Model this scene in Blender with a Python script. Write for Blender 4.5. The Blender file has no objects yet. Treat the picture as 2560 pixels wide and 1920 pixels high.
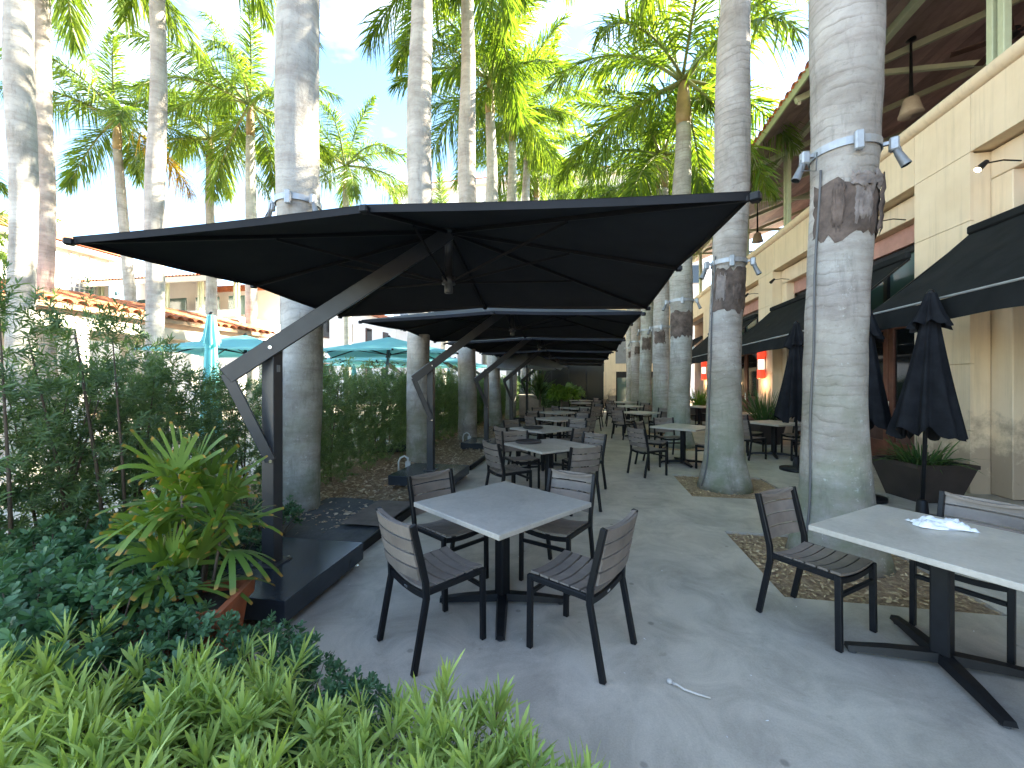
import bpy, math, random
import numpy as np
from mathutils import Vector, Matrix

# ------------------------------------------------------------------ camera, sky, sun, exposure
scene = bpy.context.scene
COL = scene.collection
R = math.radians
random.seed(7)
rng = np.random.default_rng(11)

cam_d = bpy.data.cameras.new("camera")
cam_d.sensor_width = 36.0
cam_d.lens = 14.45
cam_d.shift_y = -0.0016
cam_d.clip_start = 0.05
cam_d.clip_end = 800
cam = bpy.data.objects.new("camera", cam_d)
cam.location = (0, 0, 1.63)
cam.rotation_euler = (R(90), 0, R(10.46))
COL.objects.link(cam)
scene.camera = cam

SUN_EL, SUN_PHI = 31.0, 30.0          # elevation, bearing from +X towards +Y
world = bpy.data.worlds.new("World")
scene.world = world
world.use_nodes = True
wn, wl = world.node_tree.nodes, world.node_tree.links
wn.clear()
w_out = wn.new("ShaderNodeOutputWorld")
w_bg = wn.new("ShaderNodeBackground")
w_sky = wn.new("ShaderNodeTexSky")
w_sky.sky_type = 'NISHITA'
w_sky.sun_disc = False
w_sky.sun_elevation = R(SUN_EL)
w_sky.sun_rotation = R(90 - SUN_PHI)
w_sky.air_density = 1.0
w_sky.dust_density = 0.15
w_sky.ozone_density = 0.9
w_tc = wn.new("ShaderNodeTexCoord")
w_map = wn.new("ShaderNodeMapping")
w_map.inputs['Scale'].default_value = (1.0, 1.0, 2.6)
w_no = wn.new("ShaderNodeTexNoise")
w_no.inputs['Scale'].default_value = 2.3
w_no.inputs['Detail'].default_value = 9
w_no.inputs['Roughness'].default_value = 0.55
w_rp = wn.new("ShaderNodeValToRGB")
w_rp.color_ramp.elements[0].position = 0.50
w_rp.color_ramp.elements[0].color = (0, 0, 0, 1)
w_rp.color_ramp.elements[1].position = 0.68
w_rp.color_ramp.elements[1].color = (0.6, 0.6, 0.6, 1)
w_mix = wn.new("ShaderNodeMixRGB")
w_mix.inputs['Color2'].default_value = (5.0, 5.2, 5.4, 1)
wl.new(w_tc.outputs['Generated'], w_map.inputs['Vector'])
wl.new(w_map.outputs['Vector'], w_no.inputs['Vector'])
wl.new(w_no.outputs['Fac'], w_rp.inputs['Fac'])
wl.new(w_rp.outputs['Color'], w_mix.inputs['Fac'])
w_hs = wn.new("ShaderNodeHueSaturation")
w_hs.inputs['Saturation'].default_value = 1.1
wl.new(w_sky.outputs['Color'], w_hs.inputs['Color'])
wl.new(w_hs.outputs['Color'], w_mix.inputs['Color1'])
wl.new(w_mix.outputs['Color'], w_bg.inputs['Color'])
wl.new(w_bg.outputs['Background'], w_out.inputs['Surface'])
w_bg.inputs['Strength'].default_value = 0.08

sun_d = bpy.data.lights.new("sun", 'SUN')
sun_d.energy = 4.4
sun_d.angle = R(0.53)
sun_d.color = (1.0, 0.89, 0.70)
sun = bpy.data.objects.new("sun", sun_d)
_sd = Vector((math.cos(R(SUN_EL)) * math.cos(R(SUN_PHI)), math.cos(R(SUN_EL)) * math.sin(R(SUN_PHI)), math.sin(R(SUN_EL))))
sun.rotation_euler = _sd.to_track_quat('Z', 'Y').to_euler()
sun.location = _sd * 60
COL.objects.link(sun)

vs = scene.view_settings
vs.view_transform = 'Standard'
vs.look = 'None'
vs.gamma = 1.0
vs.use_curve_mapping = False
vs.exposure = 3.48
scene.cycles.use_denoising = True
scene.cycles.max_bounces = 8
scene.cycles.transparent_max_bounces = 6

# ------------------------------------------------------------------ helpers
def tag(o, label=None, cat=None, group=None, kind=None):
    if label: o["label"] = label
    if cat: o["category"] = cat
    if group: o["group"] = group
    if kind: o["kind"] = kind
    return o

def empty(name, loc=(0, 0, 0), rz=0.0, label=None, cat=None, group=None):
    o = bpy.data.objects.new(name, None)
    o.empty_display_size = 0.1
    o.location = loc
    o.rotation_euler = (0, 0, rz)
    COL.objects.link(o)
    return tag(o, label, cat, group)

def link(name, me, m, parent=None, loc=(0, 0, 0), rot=(0, 0, 0)):
    o = bpy.data.objects.new(name, me)
    if m is not None and len(me.materials) == 0:
        me.materials.append(m)
    o.location = loc
    o.rotation_euler = rot
    o.parent = parent
    COL.objects.link(o)
    return o

def copy_tree(o, parent=None):
    c = o.copy()
    COL.objects.link(c)
    c.parent = parent
    for ch in o.children:
        copy_tree(ch, c)
    return c

_BOXF = None
class MB:
    """collects shapes into one mesh"""
    def __init__(self):
        self.v, self.f = [], []
    def add(self, vs_, fs_):
        b = len(self.v)
        self.v += [tuple(p) for p in vs_]
        self.f += [tuple(i + b for i in q) for q in fs_]
        return self
    def box(self, c, s, ch=0.0, M=None):
        cx, cy, cz = c
        h = (s[0] / 2, s[1] / 2, s[2] / 2)
        if ch <= 0:
            vv = [Vector((sx * h[0], sy * h[1], sz * h[2])) for sx in (-1, 1) for sy in (-1, 1) for sz in (-1, 1)]
            ff = [(0, 1, 3, 2), (4, 6, 7, 5), (0, 4, 5, 1), (2, 3, 7, 6), (0, 2, 6, 4), (1, 5, 7, 3)]
        else:
            ch = min(ch, min(h) * 0.9)
            vv, ix = [], {}
            for sx in (-1, 1):
                for sy in (-1, 1):
                    for sz in (-1, 1):
                        sg = (sx, sy, sz)
                        for ax in range(3):
                            p = [sg[k] * (h[k] - (0 if k == ax else ch)) for k in range(3)]
                            ix[(sg, ax)] = len(vv)
                            vv.append(Vector(p))
            ff = []
            for ax in range(3):
                o1, o2 = (ax + 1) % 3, (ax + 2) % 3
                for s0 in (-1, 1):
                    q = []
                    for a, b in ((-1, -1), (1, -1), (1, 1), (-1, 1)):
                        g = [0, 0, 0]; g[ax] = s0; g[o1] = a; g[o2] = b
                        q.append(ix[(tuple(g), ax)])
                    ff.append(q if s0 > 0 else q[::-1])
                for a in (-1, 1):
                    for b in (-1, 1):
                        g1 = [0, 0, 0]; g1[o1] = a; g1[o2] = b; g1[ax] = -1
                        g2 = list(g1); g2[ax] = 1
                        g1, g2 = tuple(g1), tuple(g2)
                        q = [ix[(g1, o1)], ix[(g2, o1)], ix[(g2, o2)], ix[(g1, o2)]]
                        n = (vv[q[1]] - vv[q[0]]).cross(vv[q[2]] - vv[q[0]])
                        ctr = sum((vv[i] for i in q), Vector()) / 4
                        ff.append(q if n.dot(ctr) > 0 else q[::-1])
            for sx in (-1, 1):
                for sy in (-1, 1):
                    for sz in (-1, 1):
                        q = [ix[((sx, sy, sz), 0)], ix[((sx, sy, sz), 1)], ix[((sx, sy, sz), 2)]]
                        n = (vv[q[1]] - vv[q[0]]).cross(vv[q[2]] - vv[q[0]])
                        ff.append(q if n.dot(vv[q[0]]) > 0 else q[::-1])
        off = Vector((cx, cy, cz))
        if M is not None:
            vv = [M @ p + off for p in vv]
        else:
            vv = [p + off for p in vv]
        return self.add(vv, ff)
    def bar(self, p0, p1, w, d, up=(0, 0, 1), ch=0.0):
        p0, p1 = Vector(p0), Vector(p1)
        z = (p1 - p0); L = z.length; z.normalize()
        u = Vector(up)
        if abs(u.dot(z)) > 0.98: u = Vector((1, 0, 0))
        x = u.cross(z).normalized(); y = z.cross(x)
        M = Matrix((x, y, z)).transposed()
        return self.box((p0 + p1) / 2, (w, d, L), ch, M)
    def tube(self, pts, rad, n=8, cap=True):
        pts = [Vector(p) for p in pts]
        if not hasattr(rad, '__len__'): rad = [rad] * len(pts)
        vv, ff = [], []
        prev = None
        for i, p in enumerate(pts):
            t = (pts[min(i + 1, len(pts) - 1)] - pts[max(i - 1, 0)]).normalized()
            if prev is None:
                a = Vector((1, 0, 0)) if abs(t.x) < 0.9 else Vector((0, 1, 0))
            else:
                a = prev
            x = (a - t * a.dot(t)).normalized(); y = t.cross(x); prev = x
            for k in range(n):
                an = 2 * math.pi * k / n
                vv.append(p + x * (rad[i] * math.cos(an)) + y * (rad[i] * math.sin(an)))
        for i in range(len(pts) - 1):
            for k in range(n):
                k2 = (k + 1) % n
                ff.append((i * n + k, i * n + k2, (i + 1) * n + k2, (i + 1) * n + k))
        if cap:
            ff.append(tuple(range(n))[::-1])
            ff.append(tuple(range((len(pts) - 1) * n, len(pts) * n)))
        return self.add(vv, ff)
    def lathe(self, prof, n=20, c=(0, 0, 0), cap=True, fun=None):
        vv, ff = [], []
        for (r_, z_) in prof:
            for k in range(n):
                an = 2 * math.pi * k / n
                rr = r_ * (fun(an, z_) if fun else 1)
                vv.append((c[0] + rr * math.cos(an), c[1] + rr * math.sin(an), c[2] + z_))
        m = len(prof)
        for i in range(m - 1):
            for k in range(n):
                k2 = (k + 1) % n
                ff.append((i * n + k, i * n + k2, (i + 1) * n + k2, (i + 1) * n + k))
        if cap:
            ff.append(tuple(range(n))[::-1])
            ff.append(tuple(range((m - 1) * n, m * n)))
        return self.add(vv, ff)
    def mesh(self, name, smooth=False):
        me = bpy.data.meshes.new(name)
        me.from_pydata(self.v, [], self.f)
        if smooth:
            me.polygons.foreach_set('use_smooth', [True] * len(me.polygons))
        me.update()
        return me
    def build(self, name, m, parent=None, smooth=False, loc=(0, 0, 0), rot=(0, 0, 0)):
        return link(name, self.mesh(name, smooth), m, parent, loc, rot)

def auto_smooth(me, deg=40):
    me.polygons.foreach_set('use_smooth', [True] * len(me.polygons))
    try: me.set_sharp_from_angle(angle=R(deg))
    except Exception: pass

def ribbons(name, P, D, N, L, W, droop, var, st=((0, .35), (.35, 1), (.7, .8), (1, .05)), fold=0.0):
    """many narrow leaves as one mesh (numpy); attribute lc: r = along the leaf, g = random per leaf"""
    P = np.asarray(P, float); D = np.asarray(D, float); N = np.asarray(N, float)
    n = len(P)
    L = np.broadcast_to(np.asarray(L, float), (n,)); W = np.broadcast_to(np.asarray(W, float), (n,))
    droop = np.broadcast_to(np.asarray(droop, float), (n,)); var = np.broadcast_to(np.asarray(var, float), (n,))
    D = D / (np.linalg.norm(D, axis=1, keepdims=True) + 1e-9)
    S = np.cross(D, N); S = S / (np.linalg.norm(S, axis=1, keepdims=True) + 1e-9)
    ns = len(st)
    V = np.zeros((n, ns, 2, 3)); C = np.zeros((n, ns, 2, 4)); C[..., 3] = 1
    for k, (t, w) in enumerate(st):
        c = P + D * (L * t)[:, None]
        c[:, 2] -= droop * L * t * t
        o = S * (W * w / 2)[:, None]
        V[:, k, 0] = c - o; V[:, k, 1] = c + o
        C[:, k, :, 0] = t
        C[:, k, :, 1] = var[:, None]
    V = V.reshape(-1, 3)
    base = (np.arange(n) * ns * 2)[:, None, None]
    kk = (np.arange(ns - 1) * 2)[None, :, None]
    F = (base + kk + np.array([0, 1, 3, 2])[None, None, :]).reshape(-1)
    me = bpy.data.meshes.new(name)
    nf = n * (ns - 1)
    me.vertices.add(len(V)); me.vertices.foreach_set('co', V.reshape(-1))
    me.loops.add(nf * 4); me.loops.foreach_set('vertex_index', F.astype(np.int32))
    me.polygons.add(nf); me.polygons.foreach_set('loop_start', (np.arange(nf) * 4).astype(np.int32))
    me.update(calc_edges=True)
    at = me.attributes.new('lc', 'FLOAT_COLOR', 'POINT')
    at.data.foreach_set('color', C.reshape(-1))
    return me

def unit(a):
    return a / (np.linalg.norm(a, axis=-1, keepdims=True) + 1e-9)

# ------------------------------------------------------------------ materials
def new_mat(name):
    m = bpy.data.materials.new(name); m.use_nodes = True
    nt = m.node_tree; nt.nodes.clear()
    out = nt.nodes.new("ShaderNodeOutputMaterial")
    b = nt.nodes.new("ShaderNodeBsdfPrincipled")
    nt.links.new(b.outputs[0], out.inputs[0])
    return m, nt, b, out

def nz(nt, vec, scale, detail=4, rough=.55, dist=0.0):
    n = nt.nodes.new("ShaderNodeTexNoise")
    n.inputs['Scale'].default_value = scale; n.inputs['Detail'].default_value = detail
    n.inputs['Roughness'].default_value = rough; n.inputs['Distortion'].default_value = dist
    nt.links.new(vec, n.inputs['Vector'])
    return n.outputs['Fac']

def ramp(nt, fac, stops):
    r = nt.nodes.new("ShaderNodeValToRGB")
    e = r.color_ramp.elements
    while len(e) < len(stops): e.new(0.5)
    for k, (p, c) in enumerate(stops):
        e[k].position = p
        e[k].color = (c[0], c[1], c[2], 1) if hasattr(c, '__len__') else (c, c, c, 1)
    nt.links.new(fac, r.inputs['Fac'])
    return r.outputs['Color']

def mixc(nt, fac, a, b, mode='MIX'):
    m = nt.nodes.new("ShaderNodeMixRGB"); m.blend_type = mode
    for inp, val in (('Fac', fac), ('Color1', a), ('Color2', b)):
        if isinstance(val, bpy.types.NodeSocket): nt.links.new(val, m.inputs[inp])
        elif hasattr(val, '__len__'): m.inputs[inp].default_value = (val[0], val[1], val[2], 1)
        else: m.inputs[inp].default_value = val
    return m.outputs['Color']

def mathn(nt, op, a, b=None):
    m = nt.nodes.new("ShaderNodeMath"); m.operation = op
    for k, v in ((0, a), (1, b)):
        if v is None: continue
        if isinstance(v, bpy.types.NodeSocket): nt.links.new(v, m.inputs[k])
        else: m.inputs[k].default_value = v
    return m.outputs[0]

def bump(nt, b, height, strength=.3, dist=.02):
    n = nt.nodes.new("ShaderNodeBump")
    n.inputs['Strength'].default_value = strength; n.inputs['Distance'].default_value = dist
    nt.links.new(height, n.inputs['Height']); nt.links.new(n.outputs[0], b.inputs['Normal'])

def coords(nt, rand=True):
    tc = nt.nodes.new("ShaderNodeTexCoord")
    if not rand: return tc.outputs['Object']
    oi = nt.nodes.new("ShaderNodeObjectInfo")
    ad = nt.nodes.new("ShaderNodeVectorMath"); ad.operation = 'MULTIPLY_ADD'
    cb = nt.nodes.new("ShaderNodeCombineXYZ")
    for k in range(3): nt.links.new(oi.outputs['Random'], cb.inputs[k])
    nt.links.new(cb.outputs[0], ad.inputs[0]); ad.inputs[1].default_value = (37, 53, 0)
    nt.links.new(tc.outputs['Object'], ad.inputs[2])
    return ad.outputs[0]

def mat(name, col, rough=.6, metal=0.0, var=.12, scale=6.0, bsc=60.0, bst=.12, spec=.5, rvar=0.0, sheen=0.0, transl=0.0, tcol=None, objvar=0.0):
    m, nt, b, out = new_mat(name)
    v = coords(nt)
    f = nz(nt, v, scale, 6, .6)
    lo = [c * (1 - var) for c in col]; hi = [min(1, c * (1 + var)) for c in col]
    c = ramp(nt, f, [(.3, lo), (.7, hi)])
    if objvar:
        oi = nt.nodes.new("ShaderNodeObjectInfo")
        k = mathn(nt, 'MULTIPLY_ADD', oi.outputs['Random'], 2 * objvar); k.node.inputs[2].default_value = 1 - objvar
        c = mixc(nt, 1.0, c, k, 'MULTIPLY')
    nt.links.new(c, b.inputs['Base Color'])
    b.inputs['Metallic'].default_value = metal
    b.inputs['Specular IOR Level'].default_value = spec
    if rvar:
        r = mathn(nt, 'MULTIPLY_ADD', nz(nt, v, scale * 1.7, 5), rvar); r.node.inputs[2].default_value = rough - rvar / 2
        nt.links.new(r, b.inputs['Roughness'])
    else:
        b.inputs['Roughness'].default_value = rough
    if sheen:
        b.inputs['Sheen Weight'].default_value = sheen
    if bst: bump(nt, b, nz(nt, v, bsc, 3), bst, .01)
    if transl:
        t = nt.nodes.new("ShaderNodeBsdfTranslucent"); t.inputs[0].default_value = (*(tcol or col), 1)
        mx = nt.nodes.new("ShaderNodeMixShader"); mx.inputs[0].default_value = transl
        nt.links.new(b.outputs[0], mx.inputs[1]); nt.links.new(t.outputs[0], mx.inputs[2])
        nt.links.new(mx.outputs[0], out.inputs[0])
    return m

def leaf_mat(name, ca, cb, tip=None, tstart=.88, transl=.4, tc=None, rough=.42, edge=None):
    m, nt, b, out = new_mat(name)
    a = nt.nodes.new("ShaderNodeAttribute"); a.attribute_name = 'lc'
    sp = nt.nodes.new("ShaderNodeSeparateColor"); nt.links.new(a.outputs['Color'], sp.inputs[0])
    oi = nt.nodes.new("ShaderNodeObjectInfo")
    f = mathn(nt, 'ADD', mathn(nt, 'MULTIPLY', sp.outputs[1], .75), mathn(nt, 'MULTIPLY', oi.outputs['Random'], .25))
    c = ramp(nt, f, [(0.05, ca), (.95, cb)])
    if tip:
        k = nt.nodes.new("ShaderNodeMapRange"); k.inputs[1].default_value = tstart; k.inputs[2].default_value = min(1, tstart + .08)
        nt.links.new(sp.outputs[0], k.inputs[0])
        c = mixc(nt, k.outputs[0], c, tip)
    nt.links.new(c, b.inputs['Base Color'])
    b.inputs['Roughness'].default_value = rough
    b.inputs['Specular IOR Level'].default_value = .4
    t = nt.nodes.new("ShaderNodeBsdfTranslucent")
    k = tc or (1.25, 1.15, .35)
    nt.links.new(mixc(nt, 1.0, c, k, 'MULTIPLY'), t.inputs[0])
    mx = nt.nodes.new("ShaderNodeMixShader"); mx.inputs[0].default_value = transl
    nt.links.new(b.outputs[0], mx.inputs[1]); nt.links.new(t.outputs[0], mx.inputs[2])
    nt.links.new(mx.outputs[0], out.inputs[0])
    return m

def emit_mat(name, col, strength):
    m, nt, b, out = new_mat(name)
    b.inputs['Base Color'].default_value = (*col, 1)
    b.inputs['Emission Color'].default_value = (*col, 1)
    b.inputs['Emission Strength'].default_value = strength
    return m

MT = {}
MT['black'] = mat('black_powder_coat', (.0075, .008, .0095), .45, 0, .25, 20, 200, .06, spec=.3)
MT['slat'] = mat('taupe_composite_slat', (.195, .162, .138), .52, 0, .18, 9, 140, .12, objvar=.12)
MT['char'] = mat('charcoal_aluminium', (.048, .050, .054), .36, .0, .15, 5, 160, .05, rvar=.15)
MT['rib'] = mat('black_rib_paint', (.012, .012, .014), .6, 0, .1, 5, 100, .05, spec=.25)
MT['base'] = mat('dark_steel_base', (.034, .042, .052), .20, 0, .25, 4, 90, .04, rvar=.20)
MT['canopy'] = mat('black_canopy_fabric', (.034, .036, .041), .95, 0, .15, 2.2, 500, .15, spec=.06)
MT['faded'] = mat('sun_faded_black_fabric', (.085, .088, .094), .95, 0, .15, 2.2, 500, .15, spec=.06)
MT['steel'] = mat('galvanised_steel', (.36, .38, .40), .5, .5, .12, 14, 60, .06)
MT['lampgrey'] = mat('weathered_lamp_housing', (.20, .21, .22), .5, .3, .2, 12, 60, .1)
MT['bright'] = mat('bright_metal', (.7, .7, .7), .25, 1.0, .05)
MT['teal'] = mat('teal_canvas', (.24, .60, .63), .8, 0, .08, 3, 300, .1, transl=.35, tcol=(.3, .70, .72))
MT['navy'] = mat('faded_black_canvas', (.015, .016, .019), .95, 0, .35, 5, 300, .2, spec=.08)
MT['awn'] = mat('dark_green_black_awning', (.019, .0205, .021), .95, 0, .25, 2.5, 300, .15, spec=.06)
MT['greyc'] = mat('grey_canvas', (.30, .31, .31), .85, 0, .1, 3, 300, .1, transl=.25)
MT['trim'] = mat('awning_piping', (.30, .31, .31), .6)
MT['green'] = mat('sage_painted_steel', (.46, .50, .34), .45, 0, .08)
MT['wood'] = mat('dark_brown_wood', (.085, .042, .030), .5, 0, .35, 3, 40, .2, objvar=.2)
MT['ceil'] = mat('brown_ceiling_board', (.36, .255, .235), .6, 0, .25, 2.5, 30, .15, objvar=.22)
MT['door'] = mat('red_brown_door_wood', (.14, .05, .028), .42, 0, .3, 4, 40, .15)
MT['pink'] = mat('dusty_pink_render', (.46, .25, .20), .8, 0, .12)
MT['terra'] = mat('terracotta_tile', (.52, .17, .075), .8, 0, .35, 7, 50, .3, objvar=.3)
MT['pot'] = mat('terracotta_pot', (.46, .14, .06), .8, 0, .25, 6, 60, .3)
MT['white'] = mat('white_stucco', (.78, .75, .70), .85, 0, .06, 1.2, 120, .25)
MT['cream2'] = mat('cream_painted_beam', (.66, .60, .48), .7, 0, .08)
MT['tan'] = mat('tan_soffit', (.42, .27, .16), .7, 0, .15)
MT['grey'] = mat('grey_panel', (.22, .23, .25), .7, 0, .1)
MT['cloth'] = mat('white_cloth', (.82, .82, .84), .85, 0, .04, 8, 120, .2)
MT['tray'] = mat('dark_tray', (.035, .03, .03), .5)
MT['planter'] = mat('dark_brown_planter', (.035, .026, .022), .55, 0, .3, 4, 60, .2)
MT['lwall'] = mat('buff_low_wall', (.44, .34, .26), .85, 0, .2, 3, 60, .3)
MT['cable'] = mat('grey_cable', (.10, .10, .10), .5)
MT['conduit'] = mat('pale_conduit', (.62, .63, .62), .5)
MT['red'] = emit_mat('lit_red_glass', (.9, .07, .03), 0.10)
MT['lampw'] = emit_mat('lit_white_glass', (1.0, .86, .70), .22)
MT['bulb'] = emit_mat('lit_spot_lens', (1.0, .80, .50), 3.0)
MT['shade'] = mat('cream_lamp_shade', (.42, .34, .26), .7)
MT['litter'] = mat('dry_leaf', (.30, .20, .11), .8, 0, .4, 4, 60, .2)
MT['stem'] = mat('brown_stem', (.14, .10, .07), .8, 0, .3, 8, 60, .4)
MT['twig'] = mat('bleached_twig', (.60, .56, .50), .8)
MT['soil'] = mat('dark_soil', (.05, .038, .028), .95, 0, .4, 9, 50, .6)

MT['frond'] = leaf_mat('palm_leaflet', (.060, .130, .026), (.17, .25, .045), transl=.52, tc=(1.7, 1.55, .45), rough=.38)
MT['dyingfrond'] = leaf_mat('yellowing_palm_leaflet', (.30, .26, .04), (.42, .26, .04), transl=.45)
MT['hedge'] = leaf_mat('podocarpus_leaf', (.068, .125, .056), (.22, .31, .125), transl=.3, tc=(1.3, 1.4, .6))
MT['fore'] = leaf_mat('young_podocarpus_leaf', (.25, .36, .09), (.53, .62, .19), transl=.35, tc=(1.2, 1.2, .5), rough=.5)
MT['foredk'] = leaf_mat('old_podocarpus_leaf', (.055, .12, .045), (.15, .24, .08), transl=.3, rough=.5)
MT['pitto'] = leaf_mat('round_shrub_leaf', (.050, .125, .062), (.15, .27, .125), transl=.25, tc=(1.1, 1.3, .7), rough=.4)
MT['rhapis'] = leaf_mat('lady_palm_leaf', (.060, .135, .024), (.19, .29, .05), tip=(.42, .24, .05), tstart=.90, transl=.3)
MT['yucca'] = leaf_mat('spiky_leaf', (.035, .09, .03), (.09, .17, .05), transl=.3)
MT['bush'] = leaf_mat('bright_bush_leaf', (.09, .20, .03), (.22, .36, .05), transl=.35)

def concrete_mat():
    m, nt, b, out = new_mat('patio_concrete')
    v = coords(nt, False)
    c = ramp(nt, nz(nt, v, .55, 7, .62, .4), [(.28, (.375, .338, .285)), (.5, (.505, .455, .385)), (.75, (.61, .553, .47))])
    big = ramp(nt, nz(nt, v, 2.4, 6, .7, .8), [(.38, 1.04), (.66, .70)])
    c = mixc(nt, 1.0, c, big, 'MULTIPLY')
    st = ramp(nt, nz(nt, v, 5.5, 3, .5, .3), [(.69, 1.0), (.755, .70)])
    c = mixc(nt, 1.0, c, st, 'MULTIPLY')
    vo = nt.nodes.new("ShaderNodeTexVoronoi"); vo.inputs['Scale'].default_value = 3.2
    nt.links.new(v, vo.inputs['Vector'])
    sp = ramp(nt, vo.outputs['Distance'], [(.045, .62), (.075, 1.0)])
    c = mixc(nt, 1.0, c, sp, 'MULTIPLY')
    fine = ramp(nt, nz(nt, v, 120, 3), [(.3, .90), (.7, 1.07)])
    c = mixc(nt, 1.0, c, fine, 'MULTIPLY')
    nt.links.new(c, b.inputs['Base Color'])
    r = ramp(nt, nz(nt, v, 1.6, 5, .6), [(.35, .42), (.7, .72)])
    nt.links.new(r, b.inputs['Roughness'])
    bump(nt, b, nz(nt, v, 160, 4, .7), .10, .004)
    return m
MT['concrete'] = concrete_mat()

def top_mat():
    m, nt, b, out = new_mat('grey_table_laminate')
    v = coords(nt)
    c = ramp(nt, nz(nt, v, 3.0, 6, .65, .5), [(.3, (.40, .36, .30)), (.7, (.53, .477, .40))])
    tv = nt.nodes.new('ShaderNodeTexVoronoi'); tv.inputs['Scale'].default_value = 3.4; nt.links.new(v, tv.inputs['Vector'])
    c = mixc(nt, 1.0, c, ramp(nt, tv.outputs['Distance'], [(.10, 1.0), (.125, .90), (.15, 1.0)]), 'MULTIPLY')
    c = mixc(nt, 1.0, c, ramp(nt, nz(nt, v, 7, 5, .7, 1.0), [(.55, 1.0), (.72, .84)]), 'MULTIPLY')
    c = mixc(nt, .25, c, ramp(nt, nz(nt, v, 45, 4, .7), [(.3, (.2, .2, .2)), (.7, (.5, .5, .5))]))
    nt.links.new(c, b.inputs['Base Color'])
    nt.links.new(ramp(nt, nz(nt, v, 5, 4), [(.3, .34), (.7, .55)]), b.inputs['Roughness'])
    bump(nt, b, nz(nt, v, 120, 4), .08, .003)
    return m
MT['top'] = top_mat()

def stone_mat():
    m, nt, b, out = new_mat('cream_facade_stone')
    v = coords(nt)
    c = ramp(nt, nz(nt, v, 1.3, 6, .6), [(.3, (.70, .555, .375)), (.7, (.80, .655, .465))])
    g = nt.nodes.new("ShaderNodeNewGeometry")
    sx = nt.nodes.new("ShaderNodeSeparateXYZ"); nt.links.new(g.outputs['Position'], sx.inputs[0])
    # rising damp and grime near the foot of the wall, ragged outline
    n = nz(nt, g.outputs['Position'], 3.2, 7, .7)
    d = mathn(nt, 'SUBTRACT', mathn(nt, 'MULTIPLY', n, 2.6), sx.outputs[2])
    k = ramp(nt, d, [(.15, 0.0), (.75, .8)])
    c = mixc(nt, k, c, (.28, .21, .15))
    s2 = ramp(nt, nz(nt, g.outputs['Position'], 7, 6, .7), [(.62, 0.0), (.72, .55)])
    k2 = mathn(nt, 'MULTIPLY', s2, ramp(nt, sx.outputs[2], [(.0, 1.0), (1.0, 0.0)]))
    c = mixc(nt, k2, c, (.10, .085, .065))
    ms = nt.nodes.new('ShaderNodeMapping'); ms.inputs['Scale'].default_value = (5, 5, .22); nt.links.new(g.outputs['Position'], ms.inputs[0])
    c = mixc(nt, ramp(nt, nz(nt, ms.outputs[0], 1.6, 7, .7), [(.50, 0.0), (.72, .38)]), c, (.36, .28, .19))
    nt.links.new(c, b.inputs['Base Color'])
    b.inputs['Roughness'].default_value = .78
    bump(nt, b, nz(nt, v, 90, 5, .7), .16, .006)
    return m
MT['stone'] = stone_mat()

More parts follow.
